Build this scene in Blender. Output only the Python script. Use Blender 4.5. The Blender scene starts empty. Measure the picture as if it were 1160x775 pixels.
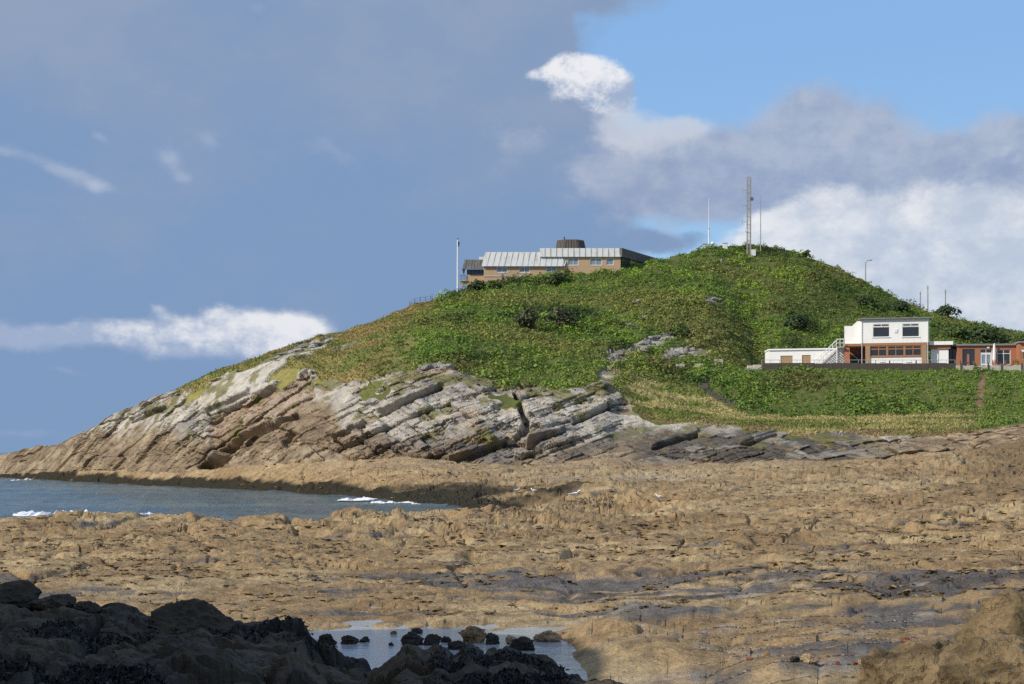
import bpy, bmesh, math, random
import numpy as np
from mathutils import Vector, Matrix

# ------------------------------------------------------------------ camera, sky, sun, exposure
SC = bpy.context.scene
COL = SC.collection
F = 1770.0            # focal length in photo pixels
H0 = 512.0            # eye level row in the photo
EYE = 4.5             # eye height above the water
SUN_EL = math.radians(33.0)
SUN_AZ = math.radians(62.0)      # light travels to the right (+x) and away (+y)
cam = bpy.data.cameras.new('camera')
cam.sensor_width = 36.0
cam.lens = 36.0 * F / 1160.0
cam.shift_y = (H0 - 387.5) / 1160.0
cam.clip_start = 0.2
cam.clip_end = 20000
cam_ob = bpy.data.objects.new('camera', cam)
COL.objects.link(cam_ob)
cam_ob.location = (0, 0, EYE)
cam_ob.rotation_euler = (math.radians(90), 0, 0)
SC.camera = cam_ob
SC.view_settings.view_transform = 'Standard'
SC.view_settings.look = 'None'
SC.view_settings.gamma = 1.0
SC.view_settings.exposure = 0.0
SC.render.engine = 'CYCLES'
SC.cycles.use_denoising = False
SC.cycles.max_bounces = 4
SC.cycles.transparent_max_bounces = 8

sun = bpy.data.lights.new('sun', 'SUN')
sun.energy = 4.5
sun.angle = math.radians(0.5)
sun.color = (1.0, 0.93, 0.82)
sun_ob = bpy.data.objects.new('sun', sun)
COL.objects.link(sun_ob)
LD = Vector((math.sin(SUN_AZ) * math.cos(SUN_EL), math.cos(SUN_AZ) * math.cos(SUN_EL), -math.sin(SUN_EL)))
sun_ob.rotation_euler = LD.to_track_quat('-Z', 'Y').to_euler()
sun_ob.location = (-60, -50, 60)

world = bpy.data.worlds.new('World')
SC.world = world
world.use_nodes = True
WT = world.node_tree
for n in list(WT.nodes):
    WT.nodes.remove(n)


class X:
    """a node socket with arithmetic"""
    def __init__(self, tree, sock):
        self.t = tree; self.s = sock
    def _m(self, op, *args, clamp=False):
        n = self.t.nodes.new('ShaderNodeMath'); n.operation = op; n.use_clamp = clamp
        for i, a in enumerate((self,) + args):
            if isinstance(a, X): self.t.links.new(a.s, n.inputs[i])
            else: n.inputs[i].default_value = a
        return X(self.t, n.outputs[0])
    def __add__(self, o): return self._m('ADD', o)
    def __radd__(self, o): return self._m('ADD', o)
    def __sub__(self, o): return self._m('SUBTRACT', o)
    def __rsub__(self, o): return (self * -1.0) + o
    def __mul__(self, o): return self._m('MULTIPLY', o)
    def __rmul__(self, o): return self._m('MULTIPLY', o)
    def __truediv__(self, o): return self._m('DIVIDE', o)
    def exp(self): return self._m('EXPONENT')
    def mx(self, o): return self._m('MAXIMUM', o)
    def mn(self, o): return self._m('MINIMUM', o)
    def sat(self): return self._m('ADD', 0.0, clamp=True)
    def step(self, a, b):
        n = self.t.nodes.new('ShaderNodeMapRange'); n.interpolation_type = 'SMOOTHSTEP'
        self.t.links.new(self.s, n.inputs['Value'])
        n.inputs['From Min'].default_value = a; n.inputs['From Max'].default_value = b
        n.inputs['To Min'].default_value = 0.0; n.inputs['To Max'].default_value = 1.0
        return X(self.t, n.outputs['Result'])


def mix_col(t, f, a, b):
    n = t.nodes.new('ShaderNodeMix'); n.data_type = 'RGBA'
    if isinstance(f, X): t.links.new(f.s, n.inputs[0])
    else: n.inputs[0].default_value = f
    for i, c in ((6, a), (7, b)):
        if isinstance(c, (tuple, list)): n.inputs[i].default_value = (c[0], c[1], c[2], 1)
        else: t.links.new(c, n.inputs[i])
    return n.outputs[2]


def s2l(r, g, b):
    f = lambda c: (c / 12.92 if c <= 0.04045 else ((c + 0.055) / 1.055) ** 2.4)
    return (f(r / 255), f(g / 255), f(b / 255))


def build_sky():
    t = WT
    out = t.nodes.new('ShaderNodeOutputWorld')
    bg = t.nodes.new('ShaderNodeBackground')
    sky = t.nodes.new('ShaderNodeTexSky')
    sky.sky_type = 'NISHITA'
    sky.sun_disc = False
    sky.sun_elevation = SUN_EL
    sky.sun_rotation = math.pi + SUN_AZ        # behind the camera on the left
    sky.air_density = 1.0; sky.dust_density = 0.6; sky.ozone_density = 2.0
    SKY_STRENGTH = 0.12
    tc = t.nodes.new('ShaderNodeTexCoord')
    sep = t.nodes.new('ShaderNodeSeparateXYZ')
    t.links.new(tc.outputs['Generated'], sep.inputs[0])
    dx, dy, dz = (X(t, sep.outputs[i]) for i in range(3))
    az = dx._m('ARCTAN2', dy)                  # 0 straight ahead, + to the right
    el = dz._m('ARCSINE')
    # degrees-like units: 100 photo pixels at the middle of the view
    u = az * (F / 100.0)
    v = el * (F / 100.0)

    def noise(scale_u, scale_v, detail, rough, offs=0.0, dist=0.0):
        c = t.nodes.new('ShaderNodeCombineXYZ')
        t.links.new((u * scale_u + offs).s, c.inputs[0]); t.links.new((v * scale_v + offs * 0.37).s, c.inputs[1])
        c.inputs[2].default_value = offs * 1.7
        n = t.nodes.new('ShaderNodeTexNoise'); n.noise_dimensions = '3D'
        t.links.new(c.outputs[0], n.inputs['Vector'])
        n.inputs['Scale'].default_value = 1.0; n.inputs['Detail'].default_value = detail
        n.inputs['Roughness'].default_value = rough; n.inputs['Distortion'].default_value = dist
        return (X(t, n.outputs[0]) - 0.5) * 2.3

    wob = noise(1.1, 1.5, 9, 0.60, 3.1, 0.3)
    wob2 = noise(1.1, 1.5, 9, 0.60, 11.7, 0.3)
    big = noise(0.33, 0.55, 7, 0.58, 23.0)
    fine = noise(2.6, 3.6, 9, 0.66, 5.5)

    def vec(op, a, b=None, c=None):
        n = t.nodes.new('ShaderNodeVectorMath'); n.operation = op
        for i, q in enumerate((a, b, c)):
            if q is None: continue
            if isinstance(q, (tuple, list)): n.inputs[i].default_value = q
            else: t.links.new(q, n.inputs[i])
        return n.outputs['Value'] if op == 'DOT_PRODUCT' else n.outputs[0]

    def comb(a, b):
        c = t.nodes.new('ShaderNodeCombineXYZ'); t.links.new(a.s, c.inputs[0]); t.links.new(b.s, c.inputs[1])
        return c.outputs[0]

    wv = comb(wob, wob2)
    uvs = {0.0: comb(u, v)}; wvs = {}

    def lump(px, row, rx, ry, w=1.0, warp=0.9, tilt=0.0):
        """a soft cloud body: centre, radii (photo pixel scale), weight, raggedness, tilt"""
        return (px, row, rx, ry, w, warp, tilt)

    def total(items):
        r = None
        for (px, row, rx, ry, w, warp, tilt) in items:
            c, s = math.cos(tilt), math.sin(tilt)
            if tilt not in uvs: uvs[tilt] = comb(u * c + v * s, v * c - u * s)
            if warp not in wvs: wvs[warp] = vec('SCALE', wv); wvs[warp].node.inputs[3].default_value = warp
            cu, cv = (px - 580) / 100.0, (H0 - row) / 100.0
            cu, cv = cu * c + cv * s, cv * c - cu * s
            q = vec('MULTIPLY_ADD', vec('SUBTRACT', uvs[tilt], (cu, cv, 0)), (100.0 / rx, 100.0 / ry, 0), wvs[warp])
            d = X(t, vec('DOT_PRODUCT', q, q))
            n = t.nodes.new('ShaderNodeMath'); n.operation = 'POWER'; n.inputs[0].default_value = math.exp(-1)
            t.links.new(d.s, n.inputs[1])
            m = t.nodes.new('ShaderNodeMath'); m.operation = 'MULTIPLY_ADD'
            t.links.new(n.outputs[0], m.inputs[0]); m.inputs[1].default_value = w
            if r is None: m.inputs[2].default_value = 0.0
            else: t.links.new(r.s, m.inputs[2])
            r = X(t, m.outputs[0])
        return r

    blue = mix_col(t, v.step(0.2, 4.6), s2l(164, 206, 240), s2l(139, 186, 238))
    clear = t.nodes.new('ShaderNodeVectorMath'); clear.operation = 'SCALE'
    t.links.new(sky.outputs[0], clear.inputs[0]); clear.inputs[3].default_value = SKY_STRENGTH
    c = mix_col(t, 0.75, clear.outputs[0], blue)

    # far grey rain cloud that fills the left of the view
    veil_edge = u * 1.0 + v * -0.10 + wob * 0.55 + big * 0.35         # grows to the right
    veil = 1.0 - veil_edge.step(-0.55, 0.55)
    top = total([lump(600, -30, 200, 62, 1.1, 0.5), lump(420, 40, 190, 90, 0.9, 0.4), lump(560, 75, 70, 50, 0.8, 0.6),
                 lump(640, 215, 92, 62, 1.1, 0.7), lump(590, 150, 90, 60, 0.9, 0.7), lump(700, 190, 70, 42, 0.7, 0.7), lump(640, 290, 70, 50, 0.9, 0.6), lump(755, 276, 70, 13, 0.75, 0.9)])
    veil = (veil + (top + fine * 0.16 + wob * 0.12).step(0.30, 0.72)).sat()
    veilcol = mix_col(t, (v * 0.20 + big * 0.75 + wob * 0.35 + fine * 0.15 - 0.45).step(-0.1, 1.0), s2l(126, 153, 191), s2l(147, 162, 188))
    c = mix_col(t, veil * 0.97, c, veilcol)

    # grey cloud bank on the right, above the white cumulus
    bank = total([lump(950, 178, 78, 58, 1.15, 0.6), lump(1030, 205, 90, 44, 1.0, 0.6), lump(860, 205, 100, 44, 0.95, 0.6), lump(770, 195, 80, 42, 0.85, 0.6), lump(1110, 225, 100, 34, 1.0, 0.6),
                  lump(1165, 195, 50, 40, 0.8, 0.6), lump(1270, 215, 130, 60, 1.1), lump(700, 200, 70, 48, 0.8, 0.7), lump(905, 130, 36, 20, 0.55, 0.8), lump(800, 235, 70, 24, 0.6, 0.8)])
    bd = bank + fine * 0.20 + wob * 0.16
    bcol = mix_col(t, (wob * 0.75 + fine * 0.6 + v * 0.10 - 0.05).step(-0.2, 0.75), s2l(146, 163, 194), s2l(176, 187, 207))
    c = mix_col(t, bd.step(0.20, 0.92) * 0.95, c, bcol)

    # bright cumulus, shaded by its own billows
    cum = total([lump(1000, 300, 150, 58, 1.25, 0.5), lump(905, 262, 52, 36, 0.95, 0.6), lump(1100, 305, 120, 62, 1.1, 0.5), lump(1200, 330, 120, 110, 1.1, 0.5),
                 lump(1350, 300, 160, 110, 0.9), lump(870, 300, 36, 34, 0.8, 0.6), lump(960, 250, 50, 22, 0.6, 0.6)])
    cd = cum + fine * 0.20 + wob * 0.12
    shade = (fine * 0.50 + wob * 0.75 + big * 0.35 + u * -0.07 + v * 0.10 + 0.52).step(0.0, 1.0)
    ccol = mix_col(t, shade, s2l(188, 200, 218), s2l(238, 239, 242))
    c = mix_col(t, cd.step(0.28, 0.95) * 0.95, c, ccol)

    # white puff catching the sun and a lit edge beside it
    puff = total([lump(612, 92, 20, 8, 0.8, 0.5), lump(642, 80, 22, 12, 0.9, 0.5), lump(655, 92, 26, 14, 0.7, 0.5), lump(668, 92, 30, 18, 0.9, 0.5), lump(698, 108, 24, 22, 1.1, 0.5), lump(664, 108, 46, 15, 1.0, 0.5), lump(686, 126, 28, 12, .8, .5)])
    pd = puff + fine * 0.46 + wob * 0.16
    pcol = mix_col(t, (fine * 1.4 + wob * 1.1 + u * -0.25 + v * 1.2 - 4.10).step(0.0, 1.0), s2l(160, 177, 205), s2l(240, 240, 243))
    c = mix_col(t, pd.step(0.32, 0.95) * 0.95, c, pcol)
    soft = total([lump(775, 152, 30, 13, 0.7, 0.8), lump(708, 140, 30, 24, 0.85, 0.9), lump(735, 165, 60, 26, 0.7), lump(595, 155, 45, 20, 0.35), lump(575, 190, 60, 30, 0.25)])
    c = mix_col(t, (soft + fine * 0.25 + wob * 0.12).step(0.22, 0.85) * 0.7, c, s2l(206, 212, 223))

    # low cumulus over the headland tip, with its long bank
    low = total([lump(268, 368, 42, 22, 1.15, 0.6), lump(338, 372, 34, 20, 1.1, 0.6), lump(300, 390, 80, 24, 1.0, 0.6), lump(215, 388, 52, 22, 0.85, 0.7), lump(50, 384, 110, 18, 0.78, 0.8), lump(130, 388, 90, 14, 0.6, 0.8),
                 lump(-150, 380, 160, 24, 0.8), lump(190, 356, 24, 8, 0.4, 1.0, -0.5)])
    ld = low + fine * 0.24 + wob * 0.12
    lcol = mix_col(t, (fine * 0.8 + wob * 0.6 + u * 0.16 + v * 0.75 - 0.02).step(0.0, 0.85), s2l(160, 177, 206), s2l(236, 237, 241))
    c = mix_col(t, ld.step(0.30, 1.0) * 0.93, c, lcol)

    # thin wisps
    wisp = total([lump(85, 208, 50, 9, 0.75, 0.9, -0.32), lump(15, 190, 30, 7, 0.6, 0.9, -0.25), lump(122, 222, 14, 8, 0.6), lump(198, 196, 20, 15, 0.75, 1.0, -0.7), lump(215, 212, 12, 8, 0.5), lump(120, 170, 20, 6, 0.55, 1.1, -0.6),
                  lump(242, 170, 14, 12, 0.5), lump(378, 178, 34, 12, 0.4, 1.0, -0.5), lump(292, 32, 12, 8, 0.45), lump(85, 425, 22, 5, 0.45, 1.0, -0.2), lump(40, 490, 70, 7, 0.35)])
    c = mix_col(t, (wisp + fine * 0.42 + wob * 0.12).step(0.12, 1.2) * 0.5, c, s2l(206, 212, 226))

    # the rest of the sky goes on with broken cloud of the same kinds
    away = (az * az + el * el * 1.0).step(0.20, 0.75)
    gen = (big * 1.0 + wob * 0.28 + 0.08).step(-0.1, 0.35)
    gcol = mix_col(t, (fine * 0.5 + wob * 0.5 + 0.45).sat(), s2l(150, 166, 196), s2l(222, 226, 232))
    c = mix_col(t, gen * away * 0.85, c, gcol)
    t.links.new(c, bg.inputs[0]); bg.inputs[1].default_value = 1.0
    t.links.new(bg.outputs[0], out.inputs[0])


build_sky()
world.cycles.sampling_method = 'MANUAL'
world.cycles.sample_map_resolution = 256

# ------------------------------------------------------------------ numpy noise
RNG = np.random.default_rng(11)
random.seed(5)


def _h(ix, iy, iz, seed):
    n = (ix.astype(np.int64) * 374761393 + iy.astype(np.int64) * 668265263 + iz.astype(np.int64) * 2147483647 + seed * 974634777) & 0xFFFFFFFF
    n = ((n ^ (n >> 13)) * 1274126177) & 0xFFFFFFFF
    n = ((n ^ (n >> 16)) * 2246822519) & 0xFFFFFFFF
    return ((n ^ (n >> 15)) & 0xFFFFFF) / float(0x1000000)


def vn(x, y, z=0.0, seed=0):
    """smooth value noise in -1..1"""
    x, y, z = np.broadcast_arrays(np.asarray(x, float), np.asarray(y, float), np.asarray(z, float))
    fx, fy, fz = np.floor(x), np.floor(y), np.floor(z)
    ax, ay, az = x - fx, y - fy, z - fz
    flat = bool(np.all(az == 0))
    ax, ay, az = (a * a * a * (a * (a * 6 - 15) + 10) for a in (ax, ay, az))
    r = 0
    for k in ((0,) if flat else (0, 1)):
        wz = 1.0 if flat else (az if k else 1 - az)
        for j in (0, 1):
            wy = ay if j else 1 - ay
            for i in (0, 1):
                r = r + _h(fx + i, fy + j, fz + k, seed) * (ax if i else 1 - ax) * wy * wz
    return r * 2 - 1


def fbm(x, y, z=0.0, o=5, g=0.5, seed=0):
    r, a, s = 0, 1.0, 0.0
    z = np.asarray(z, float)
    for k in range(o):
        r = r + a * vn(x, y, z, seed + k * 17)
        s += a; a *= g
        x = x * 2.03 + 3.7; y = y * 2.03 + 1.3; z = z * 2.03
    return r / s * 1.6


def ridged(x, y, z=0.0, o=4, g=0.5, seed=0):
    r, a, s = 0, 1.0, 0.0
    z = np.asarray(z, float)
    for k in range(o):
        r = r + a * (1 - 2 * np.abs(vn(x, y, z, seed + k * 13)))
        s += a; a *= g
        x = x * 2.1 + 1.7; y = y * 2.1 + 5.3; z = z * 2.1
    return r / s


def cells(x, y, seed=0, jit=0.9):
    """Worley cells: nearest distance, edge distance, random value of the cell"""
    fx, fy = np.floor(x), np.floor(y)
    d1 = np.full(x.shape, 9.0); d2 = np.full(x.shape, 9.0); idv = np.zeros(x.shape)
    zz = np.zeros_like(fx)
    for j in (-1, 0, 1):
        for i in (-1, 0, 1):
            cx, cy = fx + i, fy + j
            px = cx + 0.5 + jit * (_h(cx, cy, zz, seed) - 0.5)
            py = cy + 0.5 + jit * (_h(cx, cy, zz + 1, seed) - 0.5)
            d = np.hypot(px - x, py - y)
            near = d < d1
            d2 = np.where(near, d1, np.minimum(d2, d))
            idv = np.where(near, _h(cx, cy, zz + 2, seed), idv)
            d1 = np.where(near, d, d1)
    return d1, d2 - d1, idv


def strata(s, t, ln, th, seed):
    """blocks laid in beds: random step per block, wobbling joints"""
    t = t / th + 0.35 * vn(t / th * 0.6, s / (ln * 2.5), 0.0, seed + 5)
    i = np.floor(t)
    z0 = np.zeros_like(i)
    s = s / (ln * (0.6 + 0.9 * _h(i, z0, z0, seed))) + 17 * _h(i, z0, z0 + 1, seed) + 0.35 * (t - i)
    j = np.floor(s)
    return _h(i, j, z0 + 3, seed) - 0.5, np.minimum(t - i, 1 - (t - i)), np.minimum(s - j, 1 - (s - j))


def sstep(a, b, x):
    q = np.clip((x - a) / (b - a), 0, 1)
    return q * q * (3 - 2 * q)


def lerp(a, b, w):
    return a + (b - a) * w


# ------------------------------------------------------------------ object helpers
def link(o, parent=None):
    COL.objects.link(o)
    if parent is not None:
        o.parent = parent
    return o


def tag(o, label=None, cat=None, group=None, kind=None):
    for k, v in (('label', label), ('category', cat), ('group', group), ('kind', kind)):
        if v: o[k] = v
    return o


def empty(name, loc, label, cat, group=None, rz=0.0):
    o = bpy.data.objects.new(name, None)
    o.empty_display_size = 0.5
    o.location = loc; o.rotation_euler = (0, 0, rz)
    link(o); tag(o, label, cat, group)
    return o


def np_mesh(name, V, Q, mat=None, parent=None, col=None, smooth=True, loc=None):
    V = np.asarray(V, np.float32).reshape(-1, 3); Q = np.asarray(Q, np.int32)
    k = Q.shape[1]
    me = bpy.data.meshes.new(name)
    me.vertices.add(len(V)); me.vertices.foreach_set('co', V.ravel())
    me.loops.add(Q.size); me.loops.foreach_set('vertex_index', Q.ravel())
    me.polygons.add(len(Q))
    me.polygons.foreach_set('loop_start', np.arange(0, Q.size, k, dtype=np.int32))
    me.polygons.foreach_set('loop_total', np.full(len(Q), k, np.int32))
    me.polygons.foreach_set('use_smooth', np.full(len(Q), smooth, bool))
    if col is not None:
        a = me.color_attributes.new('Col', 'FLOAT_COLOR', 'POINT')
        c = np.ones((len(V), 4), np.float32); c[:, :3] = col
        a.data.foreach_set('color', c.ravel())
    me.update(calc_edges=True)
    if mat: me.materials.append(mat)
    o = bpy.data.objects.new(name, me)
    if loc is not None: o.location = loc
    return link(o, parent)


class MB:
    """collects solid pieces of one part"""
    def __init__(self): self.v = []; self.f = []
    def add(self, vs, fs):
        n = len(self.v); self.v += [tuple(p) for p in vs]; self.f += [tuple(n + i for i in f) for f in fs]
        return self
    def box(self, x0, x1, y0, y1, z0, z1):
        return self.hexa([(x0, y0, z0), (x1, y0, z0), (x1, y1, z0), (x0, y1, z0), (x0, y0, z1), (x1, y0, z1), (x1, y1, z1), (x0, y1, z1)])
    def hexa(self, p):
        return self.add(p, [(3, 2, 1, 0), (4, 5, 6, 7), (0, 1, 5, 4), (1, 2, 6, 5), (2, 3, 7, 6), (3, 0, 4, 7)])
    def tube(self, pts, rad, n=8, cap=True):
        pts = [Vector(p) for p in pts]
        if not isinstance(rad, (list, tuple)): rad = [rad] * len(pts)
        base = len(self.v)
        for k, p in enumerate(pts):
            d = (pts[min(k + 1, len(pts) - 1)] - pts[max(k - 1, 0)]).normalized()
            a = d.orthogonal().normalized(); b = d.cross(a)
            for i in range(n):
                q = 2 * math.pi * i / n
                self.v.append(tuple(p + (a * math.cos(q) + b * math.sin(q)) * rad[k]))
        for k in range(len(pts) - 1):
            for i in range(n):
                j = (i + 1) % n
                self.f.append((base + k * n + i, base + k * n + j, base + (k + 1) * n + j, base + (k + 1) * n + i))
        if cap:
            self.f.append(tuple(base + i for i in range(n))[::-1])
            self.f.append(tuple(base + (len(pts) - 1) * n + i for i in range(n)))
        return self
    def prism(self, poly, z0, z1):
        n = len(poly)
        vs = [(x, y, z0) for x, y in poly] + [(x, y, z1) for x, y in poly]
        fs = [tuple(range(n))[::-1], tuple(range(n, 2 * n))] + [(i, (i + 1) % n, n + (i + 1) % n, n + i) for i in range(n)]
        return self.add(vs, fs)
    def build(self, name, mat, parent=None, label=None, smooth=False, bevel=0.0, loc=None):
        me = bpy.data.meshes.new(name)
        me.from_pydata(self.v, [], self.f)
        if bevel or True:
            bm = bmesh.new(); bm.from_mesh(me)
            bmesh.ops.recalc_face_normals(bm, faces=bm.faces)
            if bevel: bmesh.ops.bevel(bm, geom=bm.edges[:], offset=bevel, segments=1, affect='EDGES')
            bm.to_mesh(me); bm.free()
        for p in me.polygons: p.use_smooth = smooth
        me.materials.append(mat)
        o = bpy.data.objects.new(name, me)
        if loc is not None: o.location = loc
        link(o, parent)
        if label: o['label'] = label
        return o


# ------------------------------------------------------------------ materials
MATS = {}


def new_mat(name):
    m = bpy.data.materials.new(name); m.use_nodes = True
    t = m.node_tree
    for n in list(t.nodes): t.nodes.remove(n)
    out = t.nodes.new('ShaderNodeOutputMaterial')
    b = t.nodes.new('ShaderNodeBsdfPrincipled')
    t.links.new(b.outputs[0], out.inputs[0])
    MATS[name] = m
    return m, t, b, out


def tnoise(t, scale, detail=6, rough=0.6, vec=None, dist=0.0):
    n = t.nodes.new('ShaderNodeTexNoise')
    n.inputs['Scale'].default_value = scale; n.inputs['Detail'].default_value = detail
    n.inputs['Roughness'].default_value = rough; n.inputs['Distortion'].default_value = dist
    if vec is not None: t.links.new(vec, n.inputs['Vector'])
    return X(t, n.outputs[0])


def scl(t, col, fac):
    n = t.nodes.new('ShaderNodeVectorMath'); n.operation = 'SCALE'
    t.links.new(col, n.inputs[0])
    if isinstance(fac, X): t.links.new(fac.s, n.inputs[3])
    else: n.inputs[3].default_value = fac
    return n.outputs[0]


def objvec(t, scale=(1, 1, 1)):
    c = t.nodes.new('ShaderNodeTexCoord')
    m = t.nodes.new('ShaderNodeMapping'); m.inputs['Scale'].default_value = scale
    t.links.new(c.outputs['Object'], m.inputs[0])
    return m.outputs[0]


def set_bump(t, b, height, strength, dist):
    n = t.nodes.new('ShaderNodeBump')
    n.inputs['Strength'].default_value = strength; n.inputs['Distance'].default_value = dist
    t.links.new(height.s, n.inputs['Height']); t.links.new(n.outputs[0], b.inputs['Normal'])


def attr_mat(name, grain, bump, rough=0.9, amp=0.5, spec=0.2, dist=0.05, fine=6.0):
    """colour from the mesh, broken up by two scales of grain"""
    m, t, b, out = new_mat(name)
    a = t.nodes.new('ShaderNodeAttribute'); a.attribute_name = 'Col'
    v = objvec(t)
    n1 = tnoise(t, grain, 8, 0.65, v); n2 = tnoise(t, grain * fine, 6, 0.6, v)
    f = (n1 - 0.5) * (2.4 * amp) + (n2 - 0.5) * (1.6 * amp) + 1.0
    t.links.new(scl(t, a.outputs['Color'], f.mx(0.15)), b.inputs['Base Color'])
    b.inputs['Roughness'].default_value = rough
    b.inputs['Specular IOR Level'].default_value = spec
    set_bump(t, b, n1 * 1.0 + n2 * 0.6, bump, dist)
    return m


def plain_mat(name, col, rough=0.6, metal=0.0, var=0.15, scale=3.0, bump=0.0, stain=None, stain_amt=0.5, spec=0.4):
    m, t, b, out = new_mat(name)
    v = objvec(t)
    n = tnoise(t, scale, 6, 0.6, v)
    base = mix_col(t, (n - 0.5) * 1.0 + 0.5, tuple(c * (1 - var) for c in col), tuple(min(1, c * (1 + var)) for c in col))
    if stain:
        v2 = objvec(t, (2.2, 2.2, 0.35))
        s = tnoise(t, 1.0, 6, 0.65, v2)
        base = mix_col(t, s.step(0.48, 0.72) * stain_amt, base, stain)
    t.links.new(base, b.inputs['Base Color'])
    b.inputs['Roughness'].default_value = rough; b.inputs['Metallic'].default_value = metal
    b.inputs['Specular IOR Level'].default_value = spec
    if bump: set_bump(t, b, tnoise(t, scale * 6, 4, 0.6, v), bump, 0.02)
    return m


def leaf_mat(name, trans=0.25):
    m, t, b, out = new_mat(name)
    a = t.nodes.new('ShaderNodeAttribute'); a.attribute_name = 'Col'
    v = objvec(t)
    f = (tnoise(t, 3.0, 4, 0.6, v) - 0.5) * 0.7 + 1.0
    c = scl(t, a.outputs['Color'], f)
    t.links.new(c, b.inputs['Base Color'])
    b.inputs['Roughness'].default_value = 0.65; b.inputs['Specular IOR Level'].default_value = 0.25
    tr = t.nodes.new('ShaderNodeBsdfTranslucent'); t.links.new(c, tr.inputs[0])
    mx = t.nodes.new('ShaderNodeMixShader'); mx.inputs[0].default_value = trans
    t.links.new(b.outputs[0], mx.inputs[1]); t.links.new(tr.outputs[0], mx.inputs[2]); t.links.new(mx.outputs[0], out.inputs[0])
    return m


def glass_mat(name, col, rough=0.08):
    m, t, b, out = new_mat(name)
    v = objvec(t)
    n = tnoise(t, 0.9, 3, 0.5, v)
    t.links.new(mix_col(t, n, tuple(c * 0.7 for c in col), tuple(c * 1.3 for c in col)), b.inputs['Base Color'])
    b.inputs['Roughness'].default_value = rough; b.inputs['Specular IOR Level'].default_value = 0.5
    return m


M_foreshore = attr_mat('foreshore_rock', 2.2, 1.0, 0.92, 0.7, 0.15, 0.16, 5.0)
M_cliff = attr_mat('limestone', 1.0, 1.0, 0.92, 0.6, 0.15, 0.3, 5.0)
M_hill = attr_mat('turf', 1.2, 0.8, 0.95, 0.55, 0.1, 0.15, 5.0)
M_dark = attr_mat('wet_weedy_rock', 5.0, 0.9, 0.75, 0.7, 0.3, 0.03, 6.0)
M_leaf = leaf_mat('leaves')
M_grass = leaf_mat('grass_blades', 0.3)

# ------------------------------------------------------------------ the land: one profile of knots per photo column
px_in = np.arange(-40, 1201, 1.36)
PX = np.concatenate([np.linspace(-900, -44, 60), px_in, np.linspace(1206, 2050, 60)])
U = len(PX)
one = np.ones(U)


def tab(pairs):
    p = np.array(pairs, float)
    r = np.interp(PX, p[:, 0], p[:, 1])
    k = np.hanning(15); k /= k.sum()
    return np.convolve(np.pad(r, 7, mode='edge'), k, 'valid')


def zrow(row, Y):
    return EYE + (H0 - row) / F * Y


Wrow = tab([(-120, 530), (0, 541), (100, 546), (200, 551), (300, 556), (400, 562), (480, 570), (548, 577), (600, 580), (2000, 580)])
WY = EYE * F / (Wrow - H0)
WY = np.where(PX > 560, np.minimum(WY, 122), WY)
Wz = np.interp(PX, [-900, 548, 600, 700, 1160], [0, 0, 0.5, 1.5, 1.6])
footY = tab([(-300, 330), (-60, 300), (0, 277), (40, 260), (100, 240), (200, 210), (260, 197), (300, 190), (350, 183), (400, 178), (450, 175), (500, 173), (550, 171), (600, 170), (700, 171), (730, 166), (800, 163), (900, 160), (1000, 159), (1160, 159), (2000, 155)])
footR = tab([(-60, 536), (0, 536), (40, 537), (100, 533), (200, 535), (260, 530), (300, 527), (400, 522), (500, 522), (600, 525), (700, 521), (730, 530), (800, 528), (900, 524), (1000, 520), (1100, 513), (1160, 502), (2000, 480)])
topY = tab([(-60, 302), (0, 282), (40, 268), (100, 249), (150, 238), (200, 226), (260, 217), (300, 211), (350, 205), (400, 194), (450, 190), (500, 190), (550, 185), (600, 184), (650, 185), (705, 187), (735, 182), (800, 178), (850, 175), (900, 171), (1000, 170), (1160, 168), (2000, 164)])
topR = tab([(-60, 540), (0, 522), (40, 514), (65, 508), (100, 490), (130, 473), (200, 443), (260, 424), (300, 415), (330, 407), (350, 412), (370, 428), (400, 436), (450, 428), (480, 418), (510, 418), (540, 436), (570, 447), (600, 446), (640, 442), (685, 434), (705, 446), (735, 472), (800, 478), (850, 484), (900, 491), (1000, 493), (1100, 490), (1160, 478), (2000, 460)])
bY = tab([(-60, 303), (0, 283), (100, 251), (200, 228), (260, 219), (300, 214), (350, 212), (400, 202), (500, 196), (600, 191), (705, 193), (740, 188), (800, 185), (900, 185), (1160, 185), (2000, 182)])
bR = tab([(-60, 541), (0, 519), (40, 511), (65, 505), (100, 488), (130, 471), (200, 441), (260, 420), (300, 410), (350, 400), (400, 415), (500, 405), (600, 428), (705, 432), (740, 452), (800, 468), (900, 471), (1160, 468), (2000, 455)])
m1Y = tab([(-60, 304), (0, 284), (100, 252), (200, 229), (260, 222), (300, 218), (350, 219), (400, 210), (500, 208), (600, 203), (700, 201), (740, 204), (800, 205), (850, 205), (2000, 205)])
m1R = tab([(-60, 541), (0, 517), (40, 509), (65, 504), (100, 487), (130, 470.5), (200, 440), (260, 418), (300, 407), (350, 394), (400, 398), (500, 385), (600, 405), (700, 413), (740, 414), (800, 414), (850, 417), (1160, 418.5), (2000, 420)])
m2Y = tab([(-60, 305), (0, 284.5), (100, 253), (200, 230), (260, 224), (300, 222), (350, 226), (400, 226), (500, 230), (600, 230), (700, 230), (800, 232), (850, 230), (875, 227), (2000, 227)])
m2z = lerp(zrow(tab([(-60, 542), (0, 516), (40, 508), (65, 503.5), (100, 486.5), (130, 470), (200, 439.6), (260, 416), (300, 405), (350, 390), (400, 382), (500, 358), (600, 358), (700, 362), (800, 368), (850, 385), (2000, 395)]), m2Y), 15.7 * one, sstep(800, 868, PX))
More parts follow.
